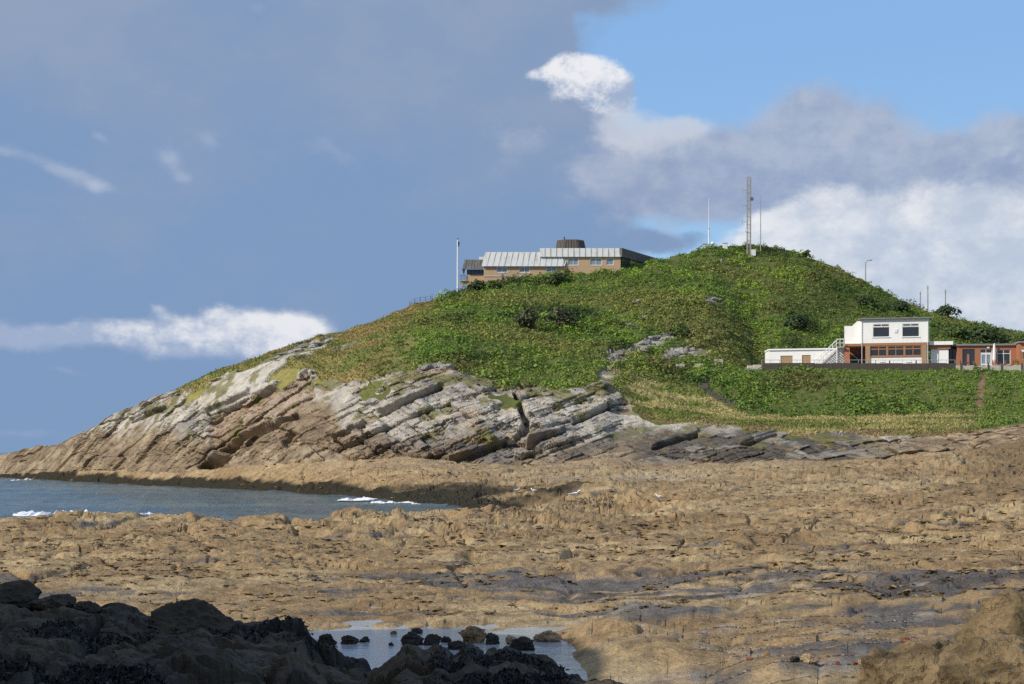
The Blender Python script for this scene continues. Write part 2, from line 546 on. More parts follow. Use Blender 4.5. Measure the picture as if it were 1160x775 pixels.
rgY = tab([(-60, 306), (0, 285), (100, 254), (200, 231), (260, 226), (300, 226), (350, 232), (400, 243), (450, 252), (500, 256), (550, 260), (600, 262), (650, 264), (700, 266), (750, 270), (800, 276), (850, 280), (900, 280), (1000, 278), (1100, 270), (2000, 262)])
rgR = tab([(-60, 543), (0, 515), (40, 507), (65, 503), (100, 486), (130, 469.5), (200, 439), (260, 415), (300, 403), (350, 386), (370, 379), (400, 370), (430, 360), (465, 345), (500, 334), (525, 328), (545, 326), (560, 325), (600, 318), (640, 311), (700, 303), (745, 295), (770, 289), (800, 282), (850, 279), (880, 281), (905, 288), (940, 302), (980, 319), (1020, 340), (1045, 351), (1090, 360), (1130, 370), (1160, 377), (1300, 415), (2000, 470)])
one = np.ones(U)
N1z = np.interp(PX, [-300, 300, 345, 640, 700, 800, 950, 1160], [0.0, 0.0, -0.3, -0.3, 0.05, 0.15, 0.7, 0.9])
N2z = np.interp(PX, [-300, 330, 360, 640, 700, 900, 1160], [0.14, 0.14, 0.10, 0.10, 0.2, 0.45, 0.75])
N5R = tab([(-300, 587), (0, 587), (200, 585), (380, 588), (470, 582), (548, 577), (620, 573), (700, 571), (760, 577), (850, 580), (1000, 574), (1160, 562), (2000, 560)])
N5Y = tab([(-300, 84), (380, 84), (548, 88), (700, 98), (800, 92), (1160, 88)])
N6Y = N5Y + 12
N6z = np.interp(PX, [-300, 480, 545, 620, 760, 1160], [-0.5, -0.5, 0.1, 0.9, 1.1, 1.7])
N7Y = WY - 3
N7z = np.interp(PX, [-300, 520, 548, 600, 760, 1160], [-0.5, -0.5, -0.1, 0.5, 1.4, 2.0])
Wz = np.maximum(Wz, np.interp(PX, [560, 760, 1160], [0, 1.5, 2.1]))
footz = zrow(footR, footY)
# reaching out of sight on the left, the point runs under the sea
sink = sstep(-40, -150, PX) * 6
knots = [(20 * one, -0.5 * one + np.interp(PX, [650, 900], [0, 0.6])), (32 * one, N1z), (41 * one, N2z), (50 * one, 0.2 + np.interp(PX, [700, 1160], [0, .55])), (66 * one, 0.36 + np.interp(PX, [700, 1160], [0, .6])),
         (N5Y, zrow(N5R, N5Y)), (N6Y, N6z), (N7Y, N7z), (WY, Wz), (footY, footz - sink), (topY, zrow(topR, topY) - sink),
         (bY, zrow(bR, bY) - sink), (m1Y, zrow(m1R, m1Y) - sink), (m2Y, m2z - sink), (rgY, zrow(rgR, rgY) - sink), (rgY + 22, zrow(rgR, rgY) - 4 - sink), (rgY + 160, -3 * one)]
seg = [14, 14, 30, 50, 60, 24, 16, 10, 46, 130, 26, 50, 44, 62, 6, 5]
Ys, Zs, KV = [], [], []
for k, n in enumerate(seg):
    (ya, za), (yb, zb) = knots[k], knots[k + 1]
    for i in range(n):
        w = i / n
        if k < 5:
            y = 1 / lerp(1 / ya, 1 / yb, w); ww = (y - ya) / (yb - ya)
        else:
            y = lerp(ya, yb, w); ww = w
        Ys.append(y); Zs.append(lerp(za, zb, ww)); KV.append(k + w)
Ys.append(knots[-1][0]); Zs.append(knots[-1][1]); KV.append(16.0)
BY = np.array(Ys); BZ = np.array(Zs); KV = np.array(KV)[:, None] * np.ones((1, U))
NV = BY.shape[0]


def smooth_v(A, r, w):
    k = np.hanning(2 * r + 3)[1:-1]; k /= k.sum()
    P = np.pad(A, ((r, r), (0, 0)), mode='edge')
    S = sum(k[i] * P[i:i + A.shape[0]] for i in range(2 * r + 1))
    return lerp(A, S, w)


hillw = sstep(10.6, 11.2, KV) * (1 - sstep(14.0, 14.4, KV) * 0.7)
BZ = smooth_v(BZ, 9, hillw * 0.9 * (1 - np.exp(-((KV - 14) / 0.25) ** 2)))
BX = (PX[None, :] - 580) / F * BY
PXg = PX[None, :] * np.ones((NV, 1))
ROWg = H0 - (BZ - EYE) * F / BY          # where the undisturbed land shows in the photo

# ---- masks (what grows or lies where)
n_a = fbm(BX / 9, BY / 9, BZ / 6, 4, seed=1)
n_b = fbm(BX / 2.2, BY / 2.6, BZ / 2.0, 4, seed=2)
edge = KV + (np.where(KV > 9.5, n_a * 0.26, n_a * 0.10) + n_b * 0.16) * (KV > 9.2) * (KV < 11)
is_cliff = (edge > 9.0) & (edge <= 10.02)
# the point is bare rock up to its crest
bare = sstep(250, 170, PXg + n_b * 30 + n_a * 20) * sstep(9, 9.1, KV)
is_cliff |= (bare > 0.5) & (KV >= 9.0)


def blob(px, row, rx, ry, tilt=0.0):
    a, b = PXg - px, ROWg - row
    c, s = math.cos(tilt), math.sin(tilt)
    a, b = a * c - b * s, a * s + b * c
    return np.exp(-(a / rx) ** 2 - (b / ry) ** 2)


# rock showing through on the slope
rocky = np.zeros_like(BX)
for q in [(490, 428, 30, 13, .2), (425, 437, 40, 14, .3), (345, 396, 32, 9, .4), (318, 404, 26, 6, .4), (742, 388, 40, 8, .3), (700, 404, 26, 10, .2), (768, 401, 26, 9, .1), (808, 341, 13, 6, 0), (395, 392, 16, 5, .3), (370, 385, 18, 4, .3), (600, 438, 40, 8, 0), (690, 428, 14, 14, .3)]:
    rocky = np.maximum(rocky, blob(*q) * (1.15 if q[2] > 20 else 1.0))
rockm = (rocky + n_b * 0.45 + n_a * 0.2) > 0.62
is_cliff |= rockm & (KV > 10.0) & (KV < 13.9)
is_shore = (edge <= 9.0)
is_hill = ~is_cliff & ~is_shore
wc = is_cliff.astype(float)
for _ in range(2):
    wc = (wc + np.roll(wc, 1, 0) + np.roll(wc, -1, 0) + np.roll(wc, 1, 1) + np.roll(wc, -1, 1)) / 5
wc *= np.where(KV > 10.6, 0.55, 1.0)

# ---- relief
th = np.radians(np.interp(PXg, [0, 200, 350, 500, 700, 760, 1160], [32, 24, 24, 30, 30, 25, 18]))
ss = BX * np.cos(th) + BZ * np.sin(th) + 0.15 * BY
tt = -BX * np.sin(th) + BZ * np.cos(th) + 0.22 * BY
tt = tt + 0.5 * fbm(BX / 14, BZ / 14, BY / 14, 3, seed=9) + 0.9 * fbm(BX / 22 + 4, BZ / 16, BY / 22, 2, seed=18)
b1, e1, g1 = strata(ss, tt, 5.0, 3.1, 3)
b2, e2, g2 = strata(ss, tt, 1.9, 1.25, 4)
b3, e3, g3 = strata(ss, tt, 0.8, 0.5, 6)
lfw = 1 - sstep(300, 420, PXg)                       # thicker beds and bigger blocks on the point
B1, E1, G1 = strata(ss, tt, 9.0, 4.2, 13); B2, E2, G2 = strata(ss, tt, 3.6, 1.5, 14); B3, E3, G3 = strata(ss, tt, 1.3, 0.6, 16)
b1, b2, b3 = lerp(b1, B1, lfw), lerp(b2, B2, lfw), lerp(b3, B3, lfw)
e1, g1 = lerp(e1, E1, lfw), lerp(g1, G1, lfw)
crack = -0.35 * np.exp(-(e1 / 0.07) ** 2) - 0.34 * np.exp(-(g1 / 0.06) ** 2) - 0.16 * np.exp(-(np.minimum(g2, 1) / 0.08) ** 2)
bed1 = _h(np.floor(tt / 1.7 + .3 * vn(tt, ss / 9, 0, 77)), 0 * tt, 0 * tt, 78) - .5
bed2 = _h(np.floor(tt / 0.62 + .3 * vn(tt, ss / 5, 0, 79)), 0 * tt, 0 * tt, 80) - .5
dc = 1.5 * b1 + 1.05 * b2 + 0.45 * b3 + (0.55 * bed1 + 0.22 * bed2) * (1 - .5 * lfw) + 1.4 * crack + 0.3 * n_a + 0.15 * n_b
calm = sstep(-.45, .35, fbm(BX / 11 + 5, BZ / 7, BY / 11, 3, seed=19))          # some faces are broken, some are plain slabs
dc = dc * (0.42 + 0.68 * calm)
# smooth big slab and the recess under it
def poly_w(poly, soft=4.0):
    inside = np.zeros(PXg.shape, bool); d = np.full(PXg.shape, 1e9)
    n = len(poly)
    for i in range(n):
        (xa, ya), (xb, yb) = poly[i], poly[(i + 1) % n]
        cr = ((ya > ROWg) != (yb > ROWg)) & (PXg < (xb - xa) * (ROWg - ya) / (yb - ya + 1e-9) + xa)
        inside ^= cr
        L = (xb - xa) ** 2 + (yb - ya) ** 2
        q = np.clip(((PXg - xa) * (xb - xa) + (ROWg - ya) * (yb - ya)) / L, 0, 1)
        d = np.minimum(d, np.hypot(PXg - xa - q * (xb - xa), ROWg - ya - q * (yb - ya)))
    return sstep(-soft, soft, np.where(inside, d, -d))


def line_w(pts, width):
    d = np.full(PXg.shape, 1e9)
    for (xa, ya, wa), (xb, yb, wb) in zip(pts[:-1], pts[1:]):
        L = (xb - xa) ** 2 + (yb - ya) ** 2
        q = np.clip(((PXg - xa) * (xb - xa) + (ROWg - ya) * (yb - ya)) / L, 0, 1)
        d = np.minimum(d, np.hypot(PXg - xa - q * (xb - xa), ROWg - ya - q * (yb - ya)) / (width * (wa + (wb - wa) * q)))
    return np.exp(-d ** 4)


slab = poly_w([(214, 446), (240, 471), (290, 448), (348, 421), (345, 402), (300, 414), (258, 428)], 1.5)
recess = poly_w([(240, 472), (290, 449), (350, 422), (356, 446), (330, 466), (290, 484), (262, 502), (243, 512), (236, 495)], 2.0)
dc = dc * (1 - 0.72 * slab) + slab * 0.9 - recess * 1.0
lineA = line_w([(226, 528, 1.0), (243, 524, 1.6), (255, 508, 1.3), (270, 494, 1.0), (300, 482, 0.9), (335, 473, 0.6)], 3.2)
lineB = line_w([(583, 446, 0.7), (590, 462, 1.1), (597, 478, 1.4), (594, 490, 1.3), (585, 494, .7)], 3.0)
lineC = line_w([(380, 498, 1), (412, 484, 0.7)], 2.6)
lineD = line_w([(512, 523, .8), (540, 514, 1), (560, 505, .9), (572, 500, .6)], 3.0)
lineE = line_w([(238, 470, .8), (265, 458, 1.0), (285, 449, .6)], 2.6)
lineF = line_w([(600, 504, .7), (625, 496, 1), (640, 491, .5)], 2.2)
lineG = line_w([(322, 500, 1), (330, 492, 1)], 4.0)
lineH = line_w([(663, 535, 1), (667, 527, .7)], 3.0)
def lip(pts, width):
    return line_w([(x - 1.5, y - 5.0, w) for x, y, w in pts], width)


lips = lip([(236, 526, .6), (255, 508, 1.0), (270, 494, 1.0), (300, 482, 0.9), (335, 473, 0.6)], 4.5) + lip([(380, 498, 1), (412, 484, 0.7)], 4) + lip([(512, 523, .8), (540, 514, 1), (560, 505, .9)], 4) \
    + lip([(240, 470, .8), (265, 458, 1.0), (285, 449, .6)], 4) + lip([(600, 504, .7), (625, 496, 1), (640, 491, .5)], 3.5) + lip([(430, 470, .6), (470, 452, .8), (500, 440, .6)], 3.5) + lip([(650, 480, .7), (690, 462, .8)], 3.5) \
    + lip([(740, 508, .8), (790, 492, .9)], 3) + lip([(840, 505, .8), (880, 492, .7)], 3) + lip([(150, 478, .6), (185, 462, .8)], 3.5)
lineI = line_w([(430, 470, .6), (470, 452, .8), (500, 440, .6)], 2.2) + line_w([(650, 480, .7), (690, 462, .8)], 2.2) + line_w([(740, 508, .8), (790, 492, .9)], 2) + line_w([(840, 505, .8), (880, 492, .7)], 2) + line_w([(150, 478, .6), (185, 462, .8)], 2.2)
dc = dc + 1.0 * np.clip(lips, 0, 1)
lineA = np.maximum(lineA, line_w([(226, 528, 1.0), (243, 524, 1.6), (255, 508, 1.4), (270, 494, 1.0), (300, 482, 0.9), (335, 473, 0.6)], 4.6))
carve = 1.6 * lineI + 3.4 * lineA + 2.6 * lineB + 1.6 * lineC + 1.8 * lineD + 1.5 * lineE + 1.4 * lineF + 1.6 * lineG + 1.8 * lineH
dc = dc - carve * np.where(slab > 0.5, 0.4, 1.0)
# the grey bedded ledges at the right are lower and finer
fade = np.interp(PXg, [0, 60, 700, 735, 900, 1160], [0.45, 0.8, 1.0, 0.62, 0.5, 0.55])
dc *= fade

# foreshore relief
xw = BX + 0.9 * fbm(BX / 5, BY / 5, 0, 3, seed=31); yw = BY + 0.9 * fbm(BX / 5 + 40, BY / 5, 0, 3, seed=32)
far_ = np.interp(BY, [50, 110, 200], [1.0, 1.6, 2.2])
d1, c1, id1 = cells(xw / 5.2 + 0.25 * yw / 4.2, yw / (2.6 * far_), 41)
d2, c2, id2 = cells(xw / 1.9 + 0.2 * yw, yw / (1.0 * far_), 42)
f_lo = fbm(BX / 13, BY / 8, 0, 4, seed=33); f_md = ridged(BX / 4.5 + BY / 9, BY / 3.0, 0, 4, seed=34); f_hi = fbm(BX / 0.9, BY / 0.9, 0, 4, 0.55, seed=35)
f_ll = fbm(BX / 30, BY / 15, 0, 3, seed=36)
df = 0.32 * f_lo + 0.20 * f_md + 0.26 * (id1 - 0.5) + 0.13 * (id2 - 0.5) + 0.075 * f_hi + 0.07 * ridged(BX / 1.3 + BY / 3, BY / 1.0, 0, 3, .6, seed=38) + 0.17 * f_ll
df -= 0.22 * np.exp(-(c1 / 0.06) ** 2) * (id1 > 0.35) + 0.10 * np.exp(-(c2 / 0.07) ** 2) * (id2 > 0.5)
rough_zone = np.maximum(blob(700, 570, 70, 14), np.maximum(blob(430, 590, 160, 8), blob(1100, 520, 90, 26)))
pit = cells(xw / 1.1, yw / 1.3, 47)
df += rough_zone * (0.38 * np.clip(f_md, -1, 1) + 0.30 * (id2 - 0.5)) - (rough_zone * .5 + .17) * 0.6 * (pit[2] > .80) * sstep(.5, .25, pit[0])
amp = np.interp(BY, [20, 32, 46, 70, 100, 170, 280], [0.35, 0.5, 0.8, 1.05, 1.15, 1.15, 1.3])
flat = np.exp(-((BY - 47) / 5.0) ** 2) * np.interp(PXg, [-200, 700, 1160], [0.7, 0.6, 0.0])
amp = amp * (1 - 0.6 * flat)
wf = is_shore.astype(float) * (1 - sstep(8.6, 9.05, KV) * 0.4)
under = (PXg < 530) & (KV > 6.0) & (KV < 8.0)
df -= 0.32 * np.clip(line_w([(888, 609, 1), (896, 602, 1.2), (908, 596, 1), (932, 590, .7)], 1.6) + line_w([(893, 608, .8), (912, 602, .8), (926, 594, .6)], 1.4) + line_w([(760, 628, .7), (775, 612, .8)], 1.4), 0, 1)
df = np.where(under, 0.3 * df, df)
# keep the tide pool open
pool = sstep(325, 365, PXg) * (1 - sstep(610, 680, PXg)) * sstep(24, 30, BY) * (1 - sstep(36.8, 39.0, BY))
df = df * (1 - 0.75 * pool) - 0.16 * pool
df += 0.55 * blob(688, 722, 52, 9) + 0.5 * blob(748, 748, 60, 10) + 0.45 * blob(872, 768, 66, 12)

# hill relief
dh = 0.55 * fbm(BX / 11, BY / 11, 0, 4, seed=51) + 0.25 * n_b
terr = ((KV > 12.02) & (KV < 12.98) & (PXg > 845))
dh = np.where(terr, 0.0, dh * sstep(845, 870, PXg) * np.clip(np.abs(KV - 12.5) - 0.5, 0, 0.4) / 0.4 + dh * (1 - sstep(845, 870, PXg)))
lowshore = wf

gy, gx = np.gradient(BY), np.gradient(BX)
T1 = np.stack([np.gradient(BX, axis=0), np.gradient(BY, axis=0), np.gradient(BZ, axis=0)], -1)
T2 = np.stack([np.gradient(BX, axis=1), np.gradient(BY, axis=1), np.gradient(BZ, axis=1)], -1)
Nn = np.cross(T2, T1); Nn /= np.linalg.norm(Nn, axis=-1, keepdims=True) + 1e-9
Nn[Nn[..., 2] < 0] *= -1
for _ in range(6):
    Nn = (Nn + np.roll(Nn, 2, 0) + np.roll(Nn, -2, 0) + np.roll(Nn, 2, 1) + np.roll(Nn, -2, 1)) / 5
Nn /= np.linalg.norm(Nn, axis=-1, keepdims=True)
P = np.stack([BX, BY, BZ], -1)
Dd = 0.45 * Nn + np.array([0.0, -0.78, 0.06]); Dd /= np.linalg.norm(Dd, axis=-1, keepdims=True)
P = P + Dd * (dc * wc)[..., None]
P[..., 2] += df * amp * wf + dh * (hillw * is_hill)
# nothing of the reef below the crest shows above water behind it
P[..., 2] = np.where(under, np.minimum(P[..., 2], -0.12), P[..., 2])
PROW = H0 - (P[..., 2] - EYE) * F / P[..., 1]
PPX = 580 + P[..., 0] * F / P[..., 1]

# ---- colours
def cc(*rgb): return np.array(rgb, float)


def blend(C, c, w): return lerp(C, c, np.clip(w, 0, 1)[..., None])


sh = np.ones(P.shape) * cc(.325, .225, .118)
sh = blend(sh, cc(.41, .305, .168), sstep(-0.2, 0.7, fbm(BX / 6, BY / 4, 0, 4, seed=61)))
sh = blend(sh, cc(.24, .158, .08), sstep(0.0, 0.7, fbm(BX / 4, BY / 2.5, 0, 4, seed=62)) * 0.8)
sh = blend(sh, cc(.15, .10, .06), sstep(0.05, 0.6, fbm(BX / 0.9, BY / 0.7, 0, 4, 0.65, seed=66)) * 0.6)
# mussel beds and wet slate lie in the hollows between the mounds
pat = 0.55 * fbm(BX / 7.5, BY / 2.2, 0, 5, 0.55, seed=63) + 0.6 * fbm(BX / 2.4 + BY / 3, BY / 1.3, 0, 5, 0.6, seed=69) - 1.1 * f_lo * 0.3 - 0.35 * f_md
band = np.exp(-((ROWg - 664) / 15) ** 2) * 0.78 + np.exp(-((ROWg - 694) / 7) ** 2) * np.interp(PXg, [250, 380, 700, 900], [0, .9, .9, .3]) \
    + np.interp(PXg, [600, 800, 1160], [0, .8, 1.0]) * sstep(618, 665, ROWg) + blob(1085, 562, 50, 12) * 1.1 + blob(620, 655, 60, 10) * 0.3
dark = sstep(0.02, 0.25, pat + 0.72 * band - 0.60 + 0.25 * n_b)
sh = blend(sh, lerp(cc(.085, .075, .072), cc(.13, .12, .115), sstep(-.5, .5, n_b)[..., None]), dark * 0.93)
sh = blend(sh, cc(.36, .33, .29), sstep(0.45, 0.75, fbm(BX / 1.6, BY / 0.8, 0, 4, seed=64)) * np.interp(PXg, [600, 900], [0.15, .55]) * sstep(640, 670, ROWg))
wr3 = np.maximum(blob(530, 561, 95, 8), blob(600, 556, 60, 5))
# paler dry shelf under the cliff
sh = blend(sh, cc(.36, .28, .18), sstep(8.5, 8.95, KV) * 0.5 * sstep(-0.6, 0.4, n_a))
# wrack at the far water's edge
wr = sstep(-12, -7, ROWg - Wrow[None, :] + 3 * n_b + 1.5 * sstep(150, 300, PXg) - 3 * sstep(60, 0, PXg)) * (KV > 7.4) * (1 - sstep(610, 690, PXg)) * (BY > 110)
sh = blend(sh, cc(.022, .020, .012), wr * sstep(-1.3, -0.8, n_b + 0.3 * n_a) * 0.97)
wr2 = np.exp(-((ROWg - 553) / 4.0) ** 2) * sstep(400, 470, PXg) * (1 - sstep(640, 760, PXg))
sh = blend(sh, cc(.03, .026, .016), np.maximum(wr2, sstep(.25, .6, wr3)) * sstep(-0.7, -0.1, n_b + .3 * n_a) * 0.97)
sh = blend(sh, cc(.45, .40, .32), blob(700, 541, 90, 4) * 0.5)
sh = blend(sh, cc(.17, .115, .062), np.interp(PXg, [1060, 1130], [0, .75]) * sstep(585, 560, ROWg))

cl = np.ones(P.shape) * cc(.40, .365, .31)
cl = blend(cl, cc(.49, .45, .385), sstep(0.0, 0.5, b2 + 0.4 * n_a) * 0.8)
cl = blend(cl, cc(.23, .215, .20), sstep(0.1, 0.45, b1 * 0.7 + b3 * 0.5 - 0.3 * n_a) * 0.75)
cl = blend(cl, cc(.38, .27, .175), sstep(0.25, 0.9, fbm(BX / 5, BZ / 5, BY / 5, 4, seed=71)) * 0.6)
cl = blend(cl, cc(.17, .16, .15), sstep(0.25, 0.7, fbm(BX / 1.7, BZ / 2.6, BY / 2, 4, seed=72)) * 0.7)
cl = blend(cl, cc(.46, .43, .37), slab * 0.85)
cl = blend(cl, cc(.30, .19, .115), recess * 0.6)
brow = np.interp(PXg, [0, 65, 100, 150, 200, 235, 262, 300, 340, 365, 400, 450, 500, 560, 620, 720, 760, 1000, 1060, 1160], [480, 480, 492, 488, 487, 497, 500, 478, 458, 452, 492, 500, 508, 511, 508, 496, 502, 508, 480, 460])
tid = sstep(-7, 9, ROWg - brow + 9 * n_b + 6 * n_a)
browc = lerp(cc(.21, .148, .088), cc(.34, .26, .165), sstep(-0.4, 0.6, fbm(BX / 3, BZ / 2, BY / 3, 4, seed=73))[..., None])
cl = blend(cl, browc, tid * 0.9)
cl = blend(cl, cc(.095, .078, .06), sstep(0.1, 0.6, fbm(BX / 1.1, BZ / 0.8, BY / 1.1, 4, .6, seed=76)) * .5 * tid)
slate = sstep(690, 735, PXg) * (1 - sstep(955, 1010, PXg)) * sstep(480, 492, ROWg + 5 * n_b) * (1 - sstep(517, 526, ROWg + 4 * n_a))
cl = blend(cl, lerp(cc(.085, .075, .064), cc(.24, .22, .19), sstep(0.12, 0.5, b2 + 0.5 * b3 + .25 * n_b)[..., None]), slate * 0.92)
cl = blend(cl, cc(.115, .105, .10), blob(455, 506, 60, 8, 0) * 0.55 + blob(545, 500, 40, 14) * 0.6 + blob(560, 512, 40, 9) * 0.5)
cl = blend(cl, cc(.13, .115, .10), poly_w([(630, 515), (700, 486), (716, 480), (720, 490), (690, 505), (650, 522)], 3) * 0.8)
moss = sstep(0.35, 0.75, fbm(BX / 2.6, BZ / 2.2, BY / 2.6, 4, seed=74) + np.clip((KV - 9.55), 0, 0.5) * 0.9) * (1 - tid) * (KV > 9.2)
cl = blend(cl, cc(.15, .14, .045), moss * 0.8)
cl = blend(cl, cc(.34, .22, .07), sstep(0.5, 0.8, fbm(BX / 1.5, BZ / 1.2, BY / 1.5, 4, seed=75)) * 0.5 * (1 - tid))

hl = np.ones(P.shape) * cc(.095, .11, .032)
olive = lerp(cc(.31, .235, .09), cc(.23, .205, .07), sstep(-.5, .5, n_a)[..., None])
leftg = sstep(500, 380, PXg + (ROWg - 400) * 0.8 + 18 * n_a)
hl = blend(hl, olive, leftg)
hl = blend(hl, cc(.14, .19, .045), leftg * sstep(.2, .6, fbm(BX / 5, BY / 5, 0, 3, seed=81)) * .7)
straw = sstep(690, 735, PXg) * (KV < 11.02 + 0.12 * n_a + 0.5 * sstep(870, 770, PXg)) * (KV > 9.9) * (1 - sstep(1090, 1125, PXg))
strawc = lerp(cc(.17, .195, .05), cc(.39, .335, .145), sstep(-0.35, 0.35, fbm(BX / 7, BY / 1.6, 0, 4, seed=82) + .45 * np.exp(-((KV - 11.0) / .22) ** 2))[..., None])
hl = blend(hl, strawc, straw * sstep(11.7, 11.3, KV + .1 * n_a))
hl = blend(hl, cc(.23, .135, .085), straw * sstep(10.4, 10.1, KV) * sstep(-.2, .5, n_b) * .6)
path1 = line_w([(1113, 426, 1), (1111, 445, 1.1), (1108, 464, 1)], 3.6)
hl = blend(hl, cc(.22, .14, .085), path1)
hl = blend(hl, cc(.22, .21, .19), terr * 1.0)
topknoll = blob(868, 279, 14, 2.6)
hl = blend(hl, cc(.16, .11, .05), topknoll)
SHC, CLC, HLC = sh, cl, hl

Qg = (np.arange((NV - 1) * U).reshape(NV - 1, U)[:, :-1])
quads = np.stack([Qg, Qg + 1, Qg + U + 1, Qg + U], -1).reshape(-1, 4)
fm = lambda M: (M[:-1, :-1].astype(int) + M[1:, :-1] + M[:-1, 1:] + M[1:, 1:])
fc, fs = fm(is_cliff), fm(is_shore)
cls = np.where(fc >= 2, 1, np.where(fs >= 2, 0, 2)).reshape(-1)
Pf = P.reshape(-1, 3)


def submesh(name, want, colarr, mat, smooth=False):
    q = quads[cls == want]
    ids, inv = np.unique(q, return_inverse=True)
    o = np_mesh(name, Pf[ids], inv.reshape(-1, 4), mat, col=colarr.reshape(-1, 3)[ids], smooth=smooth)
    o['kind'] = 'structure'
    return o


foreshore = submesh('foreshore', 0, SHC, M_foreshore)
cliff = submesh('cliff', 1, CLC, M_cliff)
hill = submesh('hill', 2, HLC, M_hill, True)
for o_, l_ in ((foreshore, 'brown weed and barnacle covered rock foreshore with dark mussel beds'), (cliff, 'pale grey bedded limestone cliff under the green headland'), (hill, 'green scrub covered headland hill')):
    o_['label'] = l_


def ground_at(px, row, kmin=10.0, kmax=14.2):
    """the point of the land that shows at a photo pixel (nearest to the camera)"""
    i = int(np.argmin(np.abs(PX - px)))
    k = np.where((KV[:, i] >= kmin) & (KV[:, i] <= kmax))[0]
    d = np.abs(PROW[k, i] - row)
    near = k[d <= max(d.min(), 1.2)]
    j = near[np.argmin(P[near, i, 1])]
    return Vector(P[j, i])


def ground_z(px, Y, kmin=9.0):
    i = int(np.argmin(np.abs(PX - px)))
    k = np.where(KV[:, i] >= kmin)[0]
    return float(np.interp(Y, P[k, i, 1], P[k, i, 2]))

# ------------------------------------------------------------------ sea
def sea_material():
    m, t, b, out = new_mat('sea_water')
    v = objvec(t, (0.30, 0.55, 1.0)); v2 = objvec(t, (1.1, 1.9, 1.0))
    n1 = tnoise(t, 1.0, 5, 0.6, v); n2 = tnoise(t, 1.0, 6, 0.65, v2)
    big = tnoise(t, 1.0, 3, 0.5, objvec(t, (0.02, 0.07, 1)))
    t.links.new(mix_col(t, big.step(0.35, 0.65), (0.055, 0.105, 0.130), (0.11, 0.16, 0.175)), b.inputs['Base Color'])
    b.inputs['Roughness'].default_value = 0.16; b.inputs['IOR'].default_value = 1.33
    b.inputs['Specular IOR Level'].default_value = 0.5
    set_bump(t, b, n1 * 1.0 + n2 * 0.5, 1.0, 0.9)
    return m


M_sea = sea_material()
sy = np.concatenate([np.linspace(76, 330, 170), np.geomspace(336, 9000, 40)])
spx = np.concatenate([np.linspace(-6000, -60, 40), np.linspace(-40, 680, 330), np.linspace(720, 6000, 40)])
gx_ = (spx[None, :] - 580) / F * sy[:, None]; gy_ = sy[:, None] * np.ones((1, len(spx)))
wv = 0.24 * ridged(gx_ / 5 + 0.3 * gy_ / 7, gy_ / 3.0, 0, 4, 0.6, seed=91) - 0.08 + 0.05 * fbm(gx_ / 1.5, gy_ / 1.1, 0, 3, seed=92)
wv *= np.where(gy_ < 330, 1, 0)
Vs = np.stack([gx_, gy_, wv - 0.02], -1)
nU = len(spx); q_ = np.arange((len(sy) - 1) * nU).reshape(len(sy) - 1, nU)[:, :-1]
sea = np_mesh('sea', Vs.reshape(-1, 3), np.stack([q_, q_ + 1, q_ + nU + 1, q_ + nU], -1).reshape(-1, 4), M_sea)
tag(sea, 'choppy grey blue sea in the bay', None, None, 'structure')


def pool_material():
    m, t, b, out = new_mat('tide_pool_water')
    n1 = tnoise(t, 1.0, 4, 0.6, objvec(t, (1.6, 1.2, 1.0)))
    n2 = tnoise(t, 9.0, 3, 0.6, objvec(t))
    t.links.new(mix_col(t, n1, (0.33, 0.365, 0.41), (0.42, 0.445, 0.47)), b.inputs['Base Color'])
    b.inputs['Roughness'].default_value = 0.05; b.inputs['IOR'].default_value = 1.33
    set_bump(t, b, n1 * 1.0 + n2 * 0.25, 0.6, 0.06)
    return m


MB().box(-9, 3.4, 25, 46, -1.0, 0.015).build('tide_pool', pool_material())
bpy.data.objects['tide_pool']['kind'] = 'structure'
bpy.data.objects['tide_pool']['label'] = 'still pale tide pool between the dark rocks and the reef'

# breaking foam, ridges of froth pushed out of the water
M_foam = plain_mat('foam', (0.80, 0.81, 0.82), 0.9, var=0.08, scale=2.0)
fv, ff = [], []
for (pa, pb, row, wid, hgt, sd) in [(8, 128, 582.0, 2.2, 0.62, 1), (140, 205, 583.0, 1.8, 0.55, 2), (5, 36, 544.0, 3.0, 0.8, 3), (385, 428, 565.5, 2.6, 0.55, 4), (400, 470, 569.5, 2.0, 0.4, 5), (466, 476, 571.0, 1.0, 0.6, 8)]:
    Y0 = EYE * F / (row - H0)
    nn = int((pb - pa) * 1.6); nw = 7
    base = len(fv)
    for i in range(nn + 1):
        px = pa + (pb - pa) * i / nn
        yy = Y0 + 1.6 * float(vn(px / 17.0, sd * 3.3))
        for j in range(nw):
            w = j / (nw - 1) * 2 - 1
            x = (px - 580) / F * yy; y = yy + w * wid
            e = math.sin(math.pi * i / nn) ** 0.5
            z = hgt * 0.6 * ((1 - w * w) * (0.22 + 1.1 * float(fbm(x / 1.3, y / 0.6, 0.0, 4, 0.65, seed=sd))) * e) - 0.06
            fv.append((x, y, z))
    for i in range(nn):
        for j in range(nw - 1):
            a = base + i * nw + j
            ff.append((a, a + nw, a + nw + 1, a + 1))
foam = np_mesh('sea_foam', np.array(fv), np.array(ff), M_foam)
tag(foam, 'white foam of small waves breaking in the bay', 'foam', None, 'stuff')

